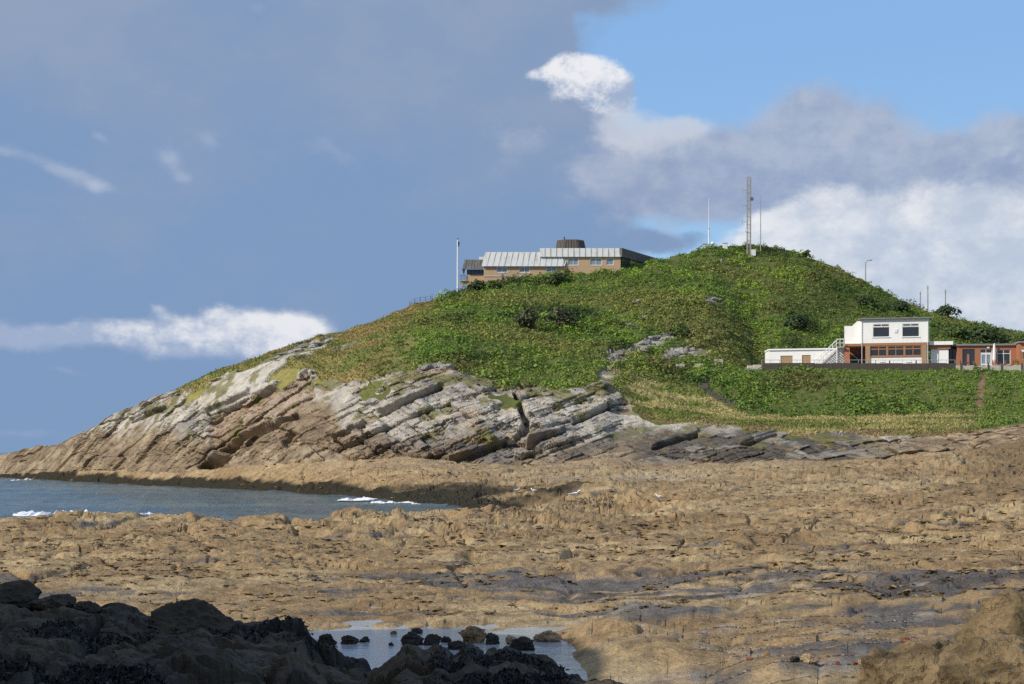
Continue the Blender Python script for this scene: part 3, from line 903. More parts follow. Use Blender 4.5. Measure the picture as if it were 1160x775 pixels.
# ------------------------------------------------------------------ near rock shelf in the shade
fpx = np.concatenate([np.linspace(-900, -50, 60), np.arange(-40, 800, 2.4), np.linspace(806, 1500, 50)])
crest = np.interp(fpx, [-900, -200, -20, 0, 60, 100, 120, 140, 160, 200, 214, 226, 240, 256, 280, 300, 342, 352, 366, 385, 420, 440, 462, 480, 500, 515, 532, 548, 575, 600, 640, 680, 760, 1500],
                  [640, 668, 690, 690, 691, 694, 687, 683, 690, 688, 684, 684, 693, 699, 707, 708, 712, 736, 744, 752, 762, 752, 734, 741, 730, 744, 727, 742, 735, 746, 762, 782, 800, 900])
crY = np.interp(fpx, [-900, 340, 355, 560, 800, 1500], [21, 20.5, 19.5, 21, 19, 17])
fr = []
NR = 240
vv = np.linspace(0, 1, NR)
near_z = 3.0
rows_y, rows_z = [], []
for w in np.linspace(0, 1, 26)[:-1]:                  # behind the crest, falling to the pool
    rows_y.append(crY + (1 - w) ** 1.3 * 6.0); rows_z.append(zrow(crest, crY) - (1 - w) ** 1.5 * 3.6)
for w in np.linspace(0, 1, 190)[:-1]:                 # in view
    y = 1 / lerp(1 / crY, 1 / 10.5, w); r = lerp(crest, 800.0, w)
    rows_y.append(y); rows_z.append(zrow(r, y))
for w in np.linspace(0, 1, 22):                      # up to the photographer's feet
    y = lerp(10.5, 2.2, w) + 0 * crY
    rows_y.append(y); rows_z.append(lerp(zrow(800.0, 10.5), 2.9, w) + 0 * crY)
FY = np.array(rows_y); FZ = np.array(rows_z); FX = (fpx[None, :] - 580) / F * FY
xw = FX + 0.25 * fbm(FX / 1.3, FY / 1.3, 0, 3, seed=101); yw = FY + 0.25 * fbm(FX / 1.3 + 9, FY / 1.3, 0, 3, seed=102)
_, ca, ia = cells(xw / 1.1, yw / 1.5, 103); _, cb, ib = cells(xw / 0.42 + .2 * yw, yw / 0.5, 104)
vis = sstep(0, 26, np.arange(FY.shape[0]))[:, None] * np.ones_like(FX)
dz = 0.22 * (ia - 0.5) + 0.09 * (ib - 0.5) + 0.10 * fbm(FX / 0.9, FY / 0.9, 0, 4, seed=105) + 0.035 * fbm(FX / .16, FY / .16, 0, 4, .6, seed=106) + 0.05 * ridged(FX / .5, FY / .6, 0, 3, seed=109)
dz -= 0.16 * np.exp(-(ca / 0.055) ** 2) + 0.05 * np.exp(-(cb / 0.08) ** 2)
wcr = np.minimum(1, np.abs(np.arange(FY.shape[0]) - 25) / 20.0)[:, None]
FZ = FZ + dz * (0.45 + 0.55 * wcr)
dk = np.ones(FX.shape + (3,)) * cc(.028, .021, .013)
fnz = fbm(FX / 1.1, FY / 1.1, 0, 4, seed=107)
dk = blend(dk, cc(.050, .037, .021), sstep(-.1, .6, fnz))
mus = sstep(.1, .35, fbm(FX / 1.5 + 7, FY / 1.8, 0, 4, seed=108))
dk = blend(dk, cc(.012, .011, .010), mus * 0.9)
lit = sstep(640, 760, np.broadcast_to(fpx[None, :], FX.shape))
dk = blend(dk, cc(.22, .15, .08), lit * sstep(-.4, .3, fnz) * .8)  # sunlit look put into the rock colour towards the right end
nU = len(fpx); q_ = np.arange((FY.shape[0] - 1) * nU).reshape(-1, nU)[:, :-1]
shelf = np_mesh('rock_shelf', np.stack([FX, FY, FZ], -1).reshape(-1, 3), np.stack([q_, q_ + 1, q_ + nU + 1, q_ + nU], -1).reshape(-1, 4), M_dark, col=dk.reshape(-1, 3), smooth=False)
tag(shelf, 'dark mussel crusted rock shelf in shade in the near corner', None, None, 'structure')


def shelf_z(x, y):
    px = 580 + x * F / y
    i = int(np.argmin(np.abs(fpx - px)))
    o = np.argsort(FY[:, i])
    return float(np.interp(y, FY[o, i], FZ[o, i]))


# mussels: small pointed shells packed in patches
mv, mf, mc = [], [], []
tries = 0
cnt = 0
shell = np.array([(-1, 0, 0), (-.2, -.42, .05), (-.2, .42, .05), (.9, -.3, .1), (.9, .3, .1), (.1, 0, .55), (1.05, 0, .2)])
sf = np.array([(0, 1, 5), (0, 5, 2), (1, 3, 5), (2, 5, 4), (3, 6, 5), (4, 5, 6)])
sel = np.argwhere((mus > 0.5) & (np.arange(FY.shape[0])[:, None] > 44) & (np.arange(FY.shape[0])[:, None] < 214) & (fpx[None, :] > -30) & (fpx[None, :] < 640))
NM = 15000
pick = sel[RNG.integers(0, len(sel), NM)]
ctr = np.stack([FX[pick[:, 0], pick[:, 1]], FY[pick[:, 0], pick[:, 1]], FZ[pick[:, 0], pick[:, 1]]], -1)
ctr[:, :2] += RNG.normal(0, .02, (NM, 2))
a_ = RNG.uniform(0, 2 * np.pi, NM); sz = RNG.uniform(.013, .03, NM); tl = RNG.uniform(0.1, 1.2, NM)
S = shell[None] * sz[:, None, None]
x1 = S[..., 0] * np.cos(tl)[:, None]; z1 = S[..., 2] + S[..., 0] * np.sin(tl)[:, None]
VV = np.stack([x1 * np.cos(a_)[:, None] - S[..., 1] * np.sin(a_)[:, None], x1 * np.sin(a_)[:, None] + S[..., 1] * np.cos(a_)[:, None], z1], -1) + ctr[:, None]
FF = (sf[None] + 7 * np.arange(NM)[:, None, None]).reshape(-1, 3)
mcol = np.where(RNG.random(NM)[:, None] < .07, cc(.06, .058, .055), cc(.013, .012, .012)) * RNG.uniform(.7, 1.4, NM)[:, None]
M_shell = attr_mat('mussel_shell', 20.0, 0.2, 0.8, 0.3, 0.12, 0.005)
mussels = np_mesh('mussels', VV.reshape(-1, 3), FF, M_shell, col=np.repeat(mcol, 7, 0), smooth=False)
tag(mussels, 'clusters of small blue black mussels on the dark shelf', 'mussels', None, 'stuff')

# ground behind the photographer and the bluff on the left whose shadow covers the near rocks
gxx, gyy = np.meshgrid(np.linspace(-110, 60, 150), np.linspace(-80, 46, 120))
edge_pts = [(-62, 29), (-44, 26.5), (-30, 24), (-27.2, 21.2), (-26.2, 15.6), (-24.6, 8.5), (-24.4, -2.4), (-24.6, -22), (-26, -80)]


def bluff_inside(x, y):
    ex = np.interp(y, [p[1] for p in edge_pts[::-1]], [p[0] for p in edge_pts[::-1]])
    dxn = ex - x                                   # positive inside (to the left of the edge)
    dyn = np.interp(x, [-120, -62, -44, -30, -26], [31, 29, 26.5, 24, 20]) - y
    return np.minimum(dxn, dyn)


dd = bluff_inside(gxx, gyy) + 0.5 * fbm(gxx / 9, gyy / 9, 0, 3, seed=121)
gz = np.where(gyy > 3, -1.5, 2.4) + 0.5 * fbm(gxx / 5, gyy / 5, 0, 4, seed=122)
gz = lerp(gz, -1.5, sstep(-2, 6, gyy) * (gxx > -20))
bz = 21.5 * sstep(-4.5, 0.5, dd) + np.clip(dd, 0, 30) * 0.12 + 1.2 * fbm(gxx / 6, gyy / 6, 0, 4, seed=123) * sstep(-4, 0, dd)
gz = np.where(dd > -4.5, np.maximum(gz, bz + gz * 0.2), gz)
gc = blend(np.ones(gxx.shape + (3,)) * cc(.26, .22, .17), cc(.09, .10, .035), sstep(1.5, 4, dd))
nU = gxx.shape[1]; q_ = np.arange((gxx.shape[0] - 1) * nU).reshape(-1, nU)[:, :-1]
bl = np_mesh('bluff', np.stack([gxx, gyy, gz], -1).reshape(-1, 3), np.stack([q_, q_ + 1, q_ + nU + 1, q_ + nU], -1).reshape(-1, 4), M_cliff, col=gc.reshape(-1, 3))
tag(bl, 'rocky bluff beside the photographer', None, None, 'structure')


# ------------------------------------------------------------------ boulders
def rock_mesh(name, sx, sy, sz, seed, sub=4, blocky=0.6, rough=0.12, col=(.1, .08, .06), col2=None, mat=None, parent=None, loc=(0, 0, 0), rz=0.0, sink=0.25):
    bm = bmesh.new(); bmesh.ops.create_icosphere(bm, subdivisions=sub, radius=1.0)
    V = np.array([v.co[:] for v in bm.verts]); T = np.array([[v.index for v in f.verts] for f in bm.faces]); bm.free()
    r = np.random.default_rng(seed)
    for k in range(9):                               # planes that cut the ball into a block
        n = r.normal(0, 1, 3); n[2] *= 0.8; n /= np.linalg.norm(n)
        h = r.uniform(0.55, 0.88)
        d = V @ n - h
        V = V - np.where(d > 0, d * blocky, 0)[:, None] * n
    f = fbm(V[:, 0] * 1.3 + seed, V[:, 1] * 1.3, V[:, 2] * 1.3, 5, .55, seed=seed)
    V = V * (1 + rough * f)[:, None]
    b, e, g = strata(V[:, 0] * 1.0 + .4 * V[:, 2], V[:, 2] - .4 * V[:, 0], .9, .45, seed)
    V = V * (1 + rough * 0.7 * b)[:, None]
    V = V * np.array([sx, sy, sz])
    q = np.maximum(np.array([sx, sy, sz]).mean(), .05)
    nrm = V / (np.linalg.norm(V, axis=1, keepdims=True) + 1e-9)
    V = V + nrm * (q * rough * 1.1 * ridged(V[:, 0] / q * 2.4 + seed, V[:, 1] / q * 2.4, V[:, 2] / q * 3.2, 4, .6, seed=seed + 9))[:, None]
    V[:, 2] += sz * (1 - 2 * sink)
    w = sstep(-.3, .5, fbm(V[:, 0] * 2 / sx, V[:, 1] * 2 / sy, V[:, 2] * 2 / sz, 4, seed=seed + 3))
    C = blend(np.ones(V.shape) * np.array(col), np.array(col2 if col2 else [c * .6 for c in col]), w)
    o = np_mesh(name, V, T, mat or M_dark, parent, col=C, loc=loc, smooth=False)
    o.rotation_euler = (0, 0, rz)
    return o


WET = (.026, .020, .012)
# blocks on the shelf: px, row of top, distance, width px, height px
for i, (px, row, Y, wp, hp, lab) in enumerate([
        (5, 656, 19.6, 92, 46, 'big flat topped dark block at the left edge of the shaded shelf'),
        (62, 672, 19.3, 54, 26, 'small dark slab beside the flat topped block on the shelf'),
        (98, 682, 19.0, 34, 16, 'low rounded dark rock right of the small slab on the shelf'),
        (214, 684, 18.4, 110, 60, 'dark pointed rock with an undercut side on the shaded shelf'),
        (312, 703, 20.0, 84, 60, 'square dark block standing at the edge of the tide pool'),
        (185, 720, 15.5, 70, 26, 'broad low dark rock in the middle of the shaded shelf'),
        (470, 741, 19.5, 54, 26, 'dark lump of rock below the tide pool'),
        (534, 733, 20.0, 46, 28, 'taller dark rock right of the lump below the tide pool'),
        (603, 742, 20.2, 60, 22, 'dark ragged rock at the lower right of the tide pool')]):
    x, y, z = (px - 580) / F * Y, Y, zrow(row, Y)
    sx, sz = wp / F * Y / 2, hp / F * Y
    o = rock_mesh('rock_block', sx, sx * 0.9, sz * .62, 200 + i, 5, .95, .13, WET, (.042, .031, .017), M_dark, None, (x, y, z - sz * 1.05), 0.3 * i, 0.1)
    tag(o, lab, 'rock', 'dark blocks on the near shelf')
TANR = (.33, .225, .115)
for i, (px, row, wp, hp, c, lab) in enumerate([
        (371, 731, 22, 13, 0, 'leftmost dark stone standing in the tide pool'), (396, 730, 24, 11, 0, 'second dark stone from the left in the tide pool'), (413, 728, 12, 7, 0, 'small dark stone right of the second pool stone'),
        (446, 719, 9, 5, 2, 'small reddish stone at the back of the tide pool'), (443, 732, 8, 4, 0, 'tiny dark stone low in the middle of the pool'),
        (465, 731, 26, 15, 0, 'dark rounded stone in the middle of the tide pool'), (489, 731, 24, 13, 0, 'dark stone just right of the middle pool stone'), (505, 728, 14, 9, 0, 'small dark stone at the right of the pool stones'), (472, 718, 14, 7, 0, 'low dark stone behind the middle pool stone'),
        (516, 736, 26, 11, 0, 'flat dark stone in front of the brown boulder'),
        (538, 728, 32, 20, 1, 'brown lit boulder at the right end of the tide pool'), (558, 730, 20, 15, 0, 'dark stone against the brown pool boulder'), (578, 730, 14, 12, 3, 'pale tan stone at the right end of the pool'), (592, 737, 30, 17, 0, 'dark stone in front of the pale tan stone'),
        (621, 727, 28, 15, 3, 'pale sandy boulder right of the tide pool'), (638, 722, 14, 7, 2, 'small pinkish stone beside the sandy boulder'), (650, 729, 16, 8, 1, 'small brown stone right of the sandy boulder'),
        (1026, 730, 11, 6, 4, 'orange red stone by the big brown boulder'), (968, 748, 7, 4, 4, 'small red stone in the gravel by the pool'), (949, 755, 8, 4, 4, 'dull red stone low in the gravel'), (848, 753, 9, 5, 2, 'rusty stone at the left of the gravel'),
        (980, 754, 16, 10, 3, 'pale stone beside the small red stone'), (916, 758, 20, 11, 3, 'pale tan stone in the gravel patch'), (900, 750, 13, 7, 0, 'small dark stone in the gravel patch'), (868, 748, 12, 6, 1, 'small brown stone left in the gravel patch')]):
    Y = min(EYE * F / (row - H0), 39.5) if px < 700 else 30.0
    x = (px - 580) / F * Y
    z = zrow(row, Y)
    if px > 700:
        gq = ground_at(px, row, 0.0, 4.0); x, Y, z = gq.x, gq.y, gq.z
    sx, sz = wp / F * Y / 2 * .95, hp / F * Y * .9
    col, col2 = [(WET, (.03, .028, .026)), (TANR, (.2, .13, .07)), ((.36, .17, .10), (.3, .2, .14)), ((.44, .33, .2), (.34, .25, .15)), ((.30, .11, .055), (.22, .085, .05))][c]
    o = rock_mesh('boulder', sx, sx * .85, sz * .6, 300 + i, 4, .85, .26, col, col2, M_foreshore if c else M_dark, None, (x, Y, z - sz * .12), i * .7, .1)
    tag(o, lab, 'stone', 'stones around the tide pool')
for i, (px, row, Y, wp, hp, lab) in enumerate([
        (1165, 684, 26, 200, 110, 'big rounded brown boulder at the right edge'), (1045, 726, 23, 170, 80, 'long low brown boulder below the red stone'), (1140, 728, 21, 150, 70, 'brown boulder in the bottom right corner')]):
    x, z = (px - 580) / F * Y, zrow(row, Y)
    sx, sz = wp / F * Y / 2, hp / F * Y
    o = rock_mesh('weedy_boulder', sx, sx * .9, sz * .75, 400 + i, 5, .5, .15, (.215, .155, .085), (.12, .088, .048), M_foreshore, None, (x, Y, z - sz * 1.32), i * 1.3, .1)
    tag(o, lab, 'boulder', 'brown boulders in the sun')

# wrack: flat ragged fronds strewn over the reef
cls2 = (cls == 0).reshape(NV - 1, U - 1)
ctr = 0.25 * (P[:-1, :-1] + P[1:, :-1] + P[:-1, 1:] + P[1:, 1:])
wn = fbm(ctr[..., 0] / 3.0, ctr[..., 1] / 2.0, 0, 4, seed=171)
pxq_ = PXg[:-1, :-1]
wgt = (cls2 * (ctr[..., 2] > 0.10) * (ctr[..., 1] > 40) * (ctr[..., 1] < 190) * (pxq_ > -30) * (pxq_ < 1190) * sstep(-.7, .6, wn)).astype(float)
wgt *= np.interp(ctr[..., 1], [40, 60, 190], [1.0, 1.0, .35])
wgt = wgt.ravel() / wgt.sum()
NW, NB = 3000, 9
pk = RNG.choice(len(wgt), NW, p=wgt)
c0 = np.repeat(ctr.reshape(-1, 3)[pk], NB, 0)
m = NW * NB
rs = np.repeat(RNG.uniform(.08, .26, NW) * np.interp(ctr.reshape(-1, 3)[pk][:, 1], [40, 190], [.8, 1.6]), NB)
aa = RNG.uniform(0, 2 * np.pi, m)
o0 = np.stack([np.cos(aa), np.sin(aa), 0 * aa], -1) * (rs * RNG.uniform(0, .7, m))[:, None]
ln = np.stack([np.cos(aa), np.sin(aa), RNG.uniform(-.25, .25, m)], -1) * rs[:, None]
sd_ = np.stack([-np.sin(aa), np.cos(aa), RNG.uniform(-.5, .5, m)], -1) * (rs * RNG.uniform(.2, .5, m))[:, None]
b0 = c0 + o0; b0[:, 2] += rs * RNG.uniform(.02, .14, m)
V_ = np.stack([b0 - sd_, b0 + ln * .6 - sd_ * .8, b0 + ln, b0 + sd_], 1).reshape(-1, 3)
kc = RNG.random(NW)
wcol = np.where(kc[:, None] < .10, cc(.07, .055, .03), np.where(kc[:, None] < .5, cc(.20, .135, .06), cc(.30, .21, .10)))
wcol = np.repeat(wcol, NB, 0) * RNG.uniform(.7, 1.35, m)[:, None]
wrack = np_mesh('seaweed', V_, np.arange(m * 4).reshape(-1, 4), M_foreshore, col=np.repeat(wcol, 4, 0), smooth=False)
tag(wrack, 'brown wrack and weed strewn over the reef', 'seaweed', None, 'stuff')

# loose gravel in the hollow at the bottom right
NP_ = 1500
ico = np.array([(0, 0, 1), (.9, 0, .2), (.25, .85, .2), (-.75, .5, .2), (-.7, -.55, .25), (.3, -.85, .15)])
icf = np.array([(0, 1, 2), (0, 2, 3), (0, 3, 4), (0, 4, 5), (0, 5, 1)])
gp, gw = RNG.uniform(790, 1040, NP_), RNG.uniform(27, 37, NP_)
gx0 = (gp - 580) / F * gw
ii = np.array([int(np.argmin(np.abs(PX - q))) for q in gp])
jj = np.array([int(np.argmin(np.abs(P[:70, i, 1] - y))) for i, y in zip(ii, gw)])
g3_ = P[jj, ii]
sz = RNG.uniform(.02, .06, NP_)
a_ = RNG.uniform(0, 6.28, NP_)
Sx = ico[None] * (1 + RNG.normal(0, .18, (NP_, 6, 3))) * sz[:, None, None]
VV = np.stack([Sx[..., 0] * np.cos(a_)[:, None] - Sx[..., 1] * np.sin(a_)[:, None], Sx[..., 0] * np.sin(a_)[:, None] + Sx[..., 1] * np.cos(a_)[:, None], Sx[..., 2] * .5], -1) + g3_[:, None]
kc = RNG.random((NP_, 1))
gcol = np.where(kc < .3, cc(.09, .085, .085), np.where(kc < .65, cc(.33, .27, .19), np.where(kc < .97, cc(.22, .15, .09), cc(.26, .10, .055))))
gravel = np_mesh('gravel', VV.reshape(-1, 3), (icf[None] + 6 * np.arange(NP_)[:, None, None]).reshape(-1, 3), M_foreshore, col=np.repeat(gcol, 6, 0), smooth=False)
tag(gravel, 'loose mixed gravel between the brown boulders', 'gravel', None, 'stuff')

# ------------------------------------------------------------------ vegetation
def leaf_cards(C, R, n, flat, size, colr, seed, up=0.15):
    """n bent leaf faces over the dome of each shrub: centres C (k,3), radii R (k,), colours colr (k,3)"""
    r = np.random.default_rng(seed)
    k = len(C); m = k * n
    d = r.normal(0, 1, (m, 3)); d[:, 2] = np.abs(d[:, 2]) * 1.1 - 0.25
    d /= np.linalg.norm(d, axis=1, keepdims=True)
    rad = np.repeat(R, n) * (0.55 + 0.5 * r.random(m) ** 0.6)
    lump = 1 + 0.28 * vn(d[:, 0] * 2.3 + np.repeat(C[:, 0], n), d[:, 1] * 2.3 + np.repeat(C[:, 1], n), d[:, 2] * 2.3, 7)
    pos = d * (rad * lump)[:, None]; pos[:, 2] *= flat
    pos += np.repeat(C, n, 0)
    nn = d * 1.0 + r.normal(0, .33, (m, 3)); nn[:, 2] += up + .15; nn /= np.linalg.norm(nn, axis=1, keepdims=True)
    a = np.cross(nn, r.normal(0, 1, (m, 3))); a /= np.linalg.norm(a, axis=1, keepdims=True) + 1e-9
    b = np.cross(nn, a)
    s = size * (0.55 + 0.9 * r.random(m)) * np.sqrt(np.repeat(R, n))
    a *= s[:, None]; b *= (s * (0.45 + .35 * r.random(m)))[:, None]
    V = np.stack([pos - a, pos - b + nn * (s * .12)[:, None], pos + a, pos + b], 1).reshape(-1, 3)
    Q = np.arange(m * 4).reshape(-1, 4)
    c = np.repeat(colr, n, 0) * (0.70 + 0.6 * r.random(m))[:, None]
    c *= (1 + r.normal(0, .10, (m, 3)))
    return V, Q, np.repeat(np.clip(c, .004, 1), 4, 0)


# where scrub grows, per grid quad
cx = 0.25 * (P[:-1, :-1] + P[1:, :-1] + P[:-1, 1:] + P[1:, 1:])
e1_ = P[1:, :-1] - P[:-1, :-1]; e2_ = P[:-1, 1:] - P[:-1, :-1]
area = np.linalg.norm(np.cross(e1_, e2_), axis=-1)
kv = KV[:-1, :-1]; pxq = PXg[:-1, :-1]; rwq = PROW[:-1, :-1]
hillq = (cls == 2).reshape(kv.shape)
na = n_a[:-1, :-1]
dens = hillq * (kv > 10.0) * (kv < 14.35) * (pxq > 330) * (pxq < 1280)
sky_row = np.interp(pxq, PX, rgR)
scrub_edge = sstep(0, 1, (pxq + 24 * na - 392) / 60) * np.clip(sstep(0, 1, (rwq - sky_row + 8 * na - 6) / 22) + sstep(485, 530, pxq), 0, 1)
dens = dens * (0.004 + 0.996 * scrub_edge)
is_straw = straw[:-1, :-1] > 0.5
dens = dens * np.where(is_straw, 0.02, 1.0)
dens = dens * np.where(terr[:-1, :-1] | terr[1:, 1:], 0.0, 1.0)
dens = dens * (1 - path1[:-1, :-1]) * (1 - 0.9 * np.clip(line_w([(806, 428, 1), (797, 437, 1), (808, 448, 1), (828, 458, 1)], 4.0), 0, 1)[:-1, :-1])
gap = fbm(cx[..., 0] / 6, cx[..., 1] / 6, 0, 3, seed=141)
dens = dens * np.where(gap > 0.55, 0.5, 1.0)
dens = dens * np.where((pxq > 845) & (kv > 12.9) & (kv < 13.06), 0.2, 1.0)
dens = dens * np.where((pxq > 790) & (kv > 11.0) & (kv < 12.0), 1.8, 1.0)
w = (dens * area).ravel(); w /= w.sum()
NS = 16500
pick = RNG.choice(len(w), NS, p=w)
pc = cx.reshape(-1, 3)[pick] + RNG.normal(0, .25, (NS, 3)) * [1, 1, 0]
ppx = pxq.ravel()[pick]; prow = rwq.ravel()[pick]
zone = fbm(pc[:, 0] / 9, pc[:, 1] / 9, 0, 4, seed=151); zone2 = fbm(pc[:, 0] / 4, pc[:, 1] / 4, 0, 3, seed=152)
zone3 = fbm(pc[:, 0] / 16, pc[:, 1] / 12, 0, 3, seed=153)
colr = np.ones((NS, 3)) * cc(.15, .21, .040)
colr = blend(colr, cc(.062, .098, .024), sstep(.05, .45, zone))
colr = blend(colr, cc(.24, .33, .045), sstep(.0, .5, zone2) * .8)
colr = blend(colr, cc(.26, .225, .07), sstep(.0, .55, zone3) * .7)
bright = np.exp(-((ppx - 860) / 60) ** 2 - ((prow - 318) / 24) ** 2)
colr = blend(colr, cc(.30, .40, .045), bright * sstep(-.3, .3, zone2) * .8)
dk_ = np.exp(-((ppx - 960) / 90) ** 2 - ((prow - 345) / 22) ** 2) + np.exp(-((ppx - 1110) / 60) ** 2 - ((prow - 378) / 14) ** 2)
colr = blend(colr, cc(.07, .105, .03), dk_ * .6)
bankm = (prow > 416) & (ppx > 800)
colr = np.where(bankm[:, None], blend(colr, cc(.17, .245, .045), np.full(NS, .6)), colr)
rust = np.exp(-((ppx - 520) / 18) ** 2 - ((prow - 418) / 14) ** 2) + .8 * np.exp(-((ppx - 915) / 45) ** 2 - ((prow - 434) / 12) ** 2)
colr = blend(colr, cc(.19, .125, .055), rust * .8)
lf = ppx < 470
vivid = np.exp(-((ppx - 600) / 90) ** 2 - ((prow - 432) / 16) ** 2) + np.exp(-((ppx - 470) / 60) ** 2 - ((prow - 395) / 20) ** 2)
colr = blend(colr, cc(.18, .28, .04), vivid * .7)
colr = np.where(lf[:, None], blend(colr, cc(.16, .165, .055), np.full(NS, .45)), colr)
R = (0.36 + 0.62 * RNG.random(NS) ** 2.0) * (1 + 1.1 * sstep(.15, .8, zone)) * np.where(lf, .65, 1) * np.where(bankm, .58, 1)
pc[:, 2] += R * 0.15 - 0.1
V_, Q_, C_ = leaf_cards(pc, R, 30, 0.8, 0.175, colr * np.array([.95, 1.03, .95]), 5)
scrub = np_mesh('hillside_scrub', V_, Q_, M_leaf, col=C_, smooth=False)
tag(scrub, 'dense bramble, gorse and bracken scrub covering the headland', 'scrub', None, 'stuff')

# grass tufts on the open slopes and the strip above the rocks
wg = (hillq * (kv > 9.9) * (kv < 14.2) * area * (pxq > -20) * (pxq < 1230) * np.where(is_straw, 1.0, (1 - scrub_edge) * .8) * np.where(terr[:-1, :-1], 0, 1)).ravel(); wg /= wg.sum()
NG = 50000
pick = RNG.choice(len(wg), NG, p=wg)
g0 = cx.reshape(-1, 3)[pick] + RNG.normal(0, .15, (NG, 3)) * [1, 1, 0]
hc = HLC[:-1, :-1].reshape(-1, 3)[pick] * RNG.uniform(.75, 1.45, NG)[:, None]
ang = RNG.uniform(0, 2 * np.pi, NG); h = RNG.uniform(.06, .28, NG); wd = RNG.uniform(.04, .14, NG)
side = np.stack([np.cos(ang), np.sin(ang), 0 * ang], -1) * wd[:, None]
lean = RNG.normal(0, .12, (NG, 3)); lean[:, 2] = h
V_ = np.stack([g0 - side, g0 + side, g0 + side * .4 + lean, g0 - side * .4 + lean], 1).reshape(-1, 3); V_[:, 2] -= .03
grass = np_mesh('hillside_grass', V_, np.arange(NG * 4).reshape(-1, 4), M_grass, col=np.repeat(hc, 4, 0), smooth=False)
tag(grass, 'short dry grass on the open slopes of the headland', 'grass', None, 'stuff')

M_bark = plain_mat('bark', (.07, .055, .04), .9, var=.3, scale=8, bump=.5)


def bush(px, row, wp, hp, colr, label, seed, name='bush', n=900, cat='bush', group='bushes on the headland', Y=None, stemmy=True):
    g = ground_at(px, row) if Y is None else Vector(((px - 580) / F * Y, Y, ground_z(px, Y)))
    Y = g.y
    rw, hh = wp / F * Y / 2, hp / F * Y
    e = empty(name, g, label, cat, group)
    r = random.Random(seed)
    mb = MB()
    for k in range(4):
        a = r.uniform(0, 6.28); q = r.uniform(.2, .6) * rw
        mb.tube([(0.05 * k, 0, -.3), (q * .3 * math.cos(a), q * .3 * math.sin(a), hh * .35), (q * math.cos(a), q * math.sin(a), hh * .75)], [.09, .06, .025], 6)
    mb.build('trunk', M_bark, e)
    rr = np.random.default_rng(seed)
    k = 9
    c = rr.normal(0, .42, (k, 3)) * [rw, rw, 0]
    c[:, 2] = hh * rr.uniform(.08, .55, k); c[0] = (0, 0, hh * .5)
    R_ = np.full(k, 1.0) * min(rw, hh) * rr.uniform(.45, .7, k)
    V, Q, C = leaf_cards(c, R_, n // k, .95, .20, np.ones((k, 3)) * np.array(colr) * rr.uniform(.8, 1.25, (k, 1)), seed)
    np_mesh('crown', V, Q, M_leaf, e, col=C, smooth=False)
    return e


DK, MD, GR = (.05, .075, .026), (.09, .13, .034), (.085, .09, .045)
for q in [(541, 329, 20, 17, DK, 'round dark bush below the lookout of the hilltop station', 21), (561, 328, 20, 12, MD, 'low green bush right of the round dark bush below the lookout', 22),
          (632, 322, 30, 14, DK, 'dark spreading bush under the middle of the hilltop station', 23), (597, 373, 34, 30, GR, 'tall grey green bush standing out on the middle slope', 24),
          (634, 370, 30, 28, GR, 'second tall grey green bush, right of the first on the middle slope', 25), (651, 366, 18, 17, DK, 'small dark bush beside the second tall grey green bush', 26),
          (985, 349, 20, 17, DK, 'round dark bush high above the white building', 27), (913, 291, 9, 9, MD, 'tiny bush on the skyline right of the summit fence', 29),
          (770, 380, 26, 14, MD, 'green bush above the rocky outcrop', 30), (905, 372, 30, 16, DK, 'dark bush on the slope above the white annex', 31), (1020, 352, 24, 12, DK, 'dark low bush just above the upper storey', 34)]:
    bush(*q)
for q in [(1071, 362, 24, 11, DK, 'dark domed bush under the tallest skyline pole', 28, 272), (1118, 378, 50, 20, DK, 'broad dark bush behind the brick wing', 32, 250), (1152, 386, 36, 20, MD, 'green bush behind the right end of the brick wing', 33, 245), (1085, 372, 34, 14, MD, 'green bush behind the white porch', 35, 252)]:
    bush(*q[:7], Y=q[7])

# rock outcrops on the slope, each a few stones
LIME = (.34, .32, .28)
for i, (px, row, n, w, hh, lab) in enumerate([
        (742, 386, 6, 34, 11, 'longest pale rock outcrop on the middle of the slope'), (770, 401, 6, 34, 12, 'grey rock outcrop below the longest one, towards the steps'), (704, 404, 5, 26, 12, 'dark grey outcrop left of the longest outcrop'), (724, 399, 3, 14, 9, 'small grey outcrop between the two larger ones'),
        (809, 341, 3, 16, 6, 'lone pale rock high on the slope below the masts'), (711, 369, 2, 10, 6, 'two small pale rocks above the longest outcrop'), (729, 360, 2, 8, 4, 'pair of tiny pale rocks uphill of the small pale rocks'), (722, 342, 2, 10, 4, 'flat pale rocks below the right end of the station'),
        (350, 393, 4, 28, 7, 'pale rocks in the short grass above the big slab'), (372, 386, 3, 16, 5, 'small pale rocks near the skyline of the left slope'), (322, 402, 3, 18, 5, 'low pale rocks at the grass edge of the point'), (492, 428, 5, 34, 13, 'bright pale rocks in the grass above the central cliff')]):
    g = ground_at(px, row)
    e = empty('rock_outcrop', g, lab, 'rocks', 'pale outcrops on the grassy slope')
    r = random.Random(500 + i)
    for k in range(n):
        q = (k + .5) / n - .5
        xx = q * w / F * g.y * 1.1; rowk = row - q * w * .35 + r.uniform(-2, 2)
        gk = ground_at(px + q * w * 1.1, rowk)
        s = w / F * g.y / n * r.uniform(.7, 1.4)
        c = (.20, .19, .18) if 'dark' in lab or r.random() < .4 else LIME
        rock_mesh('rock', s, s * .8, hh / F * g.y * r.uniform(.25, .45), 520 + i * 10 + k, 3, 1.0, .22, c, (.27, .25, .22), M_cliff, e, tuple(gk - g), r.uniform(-3, 3), .32)

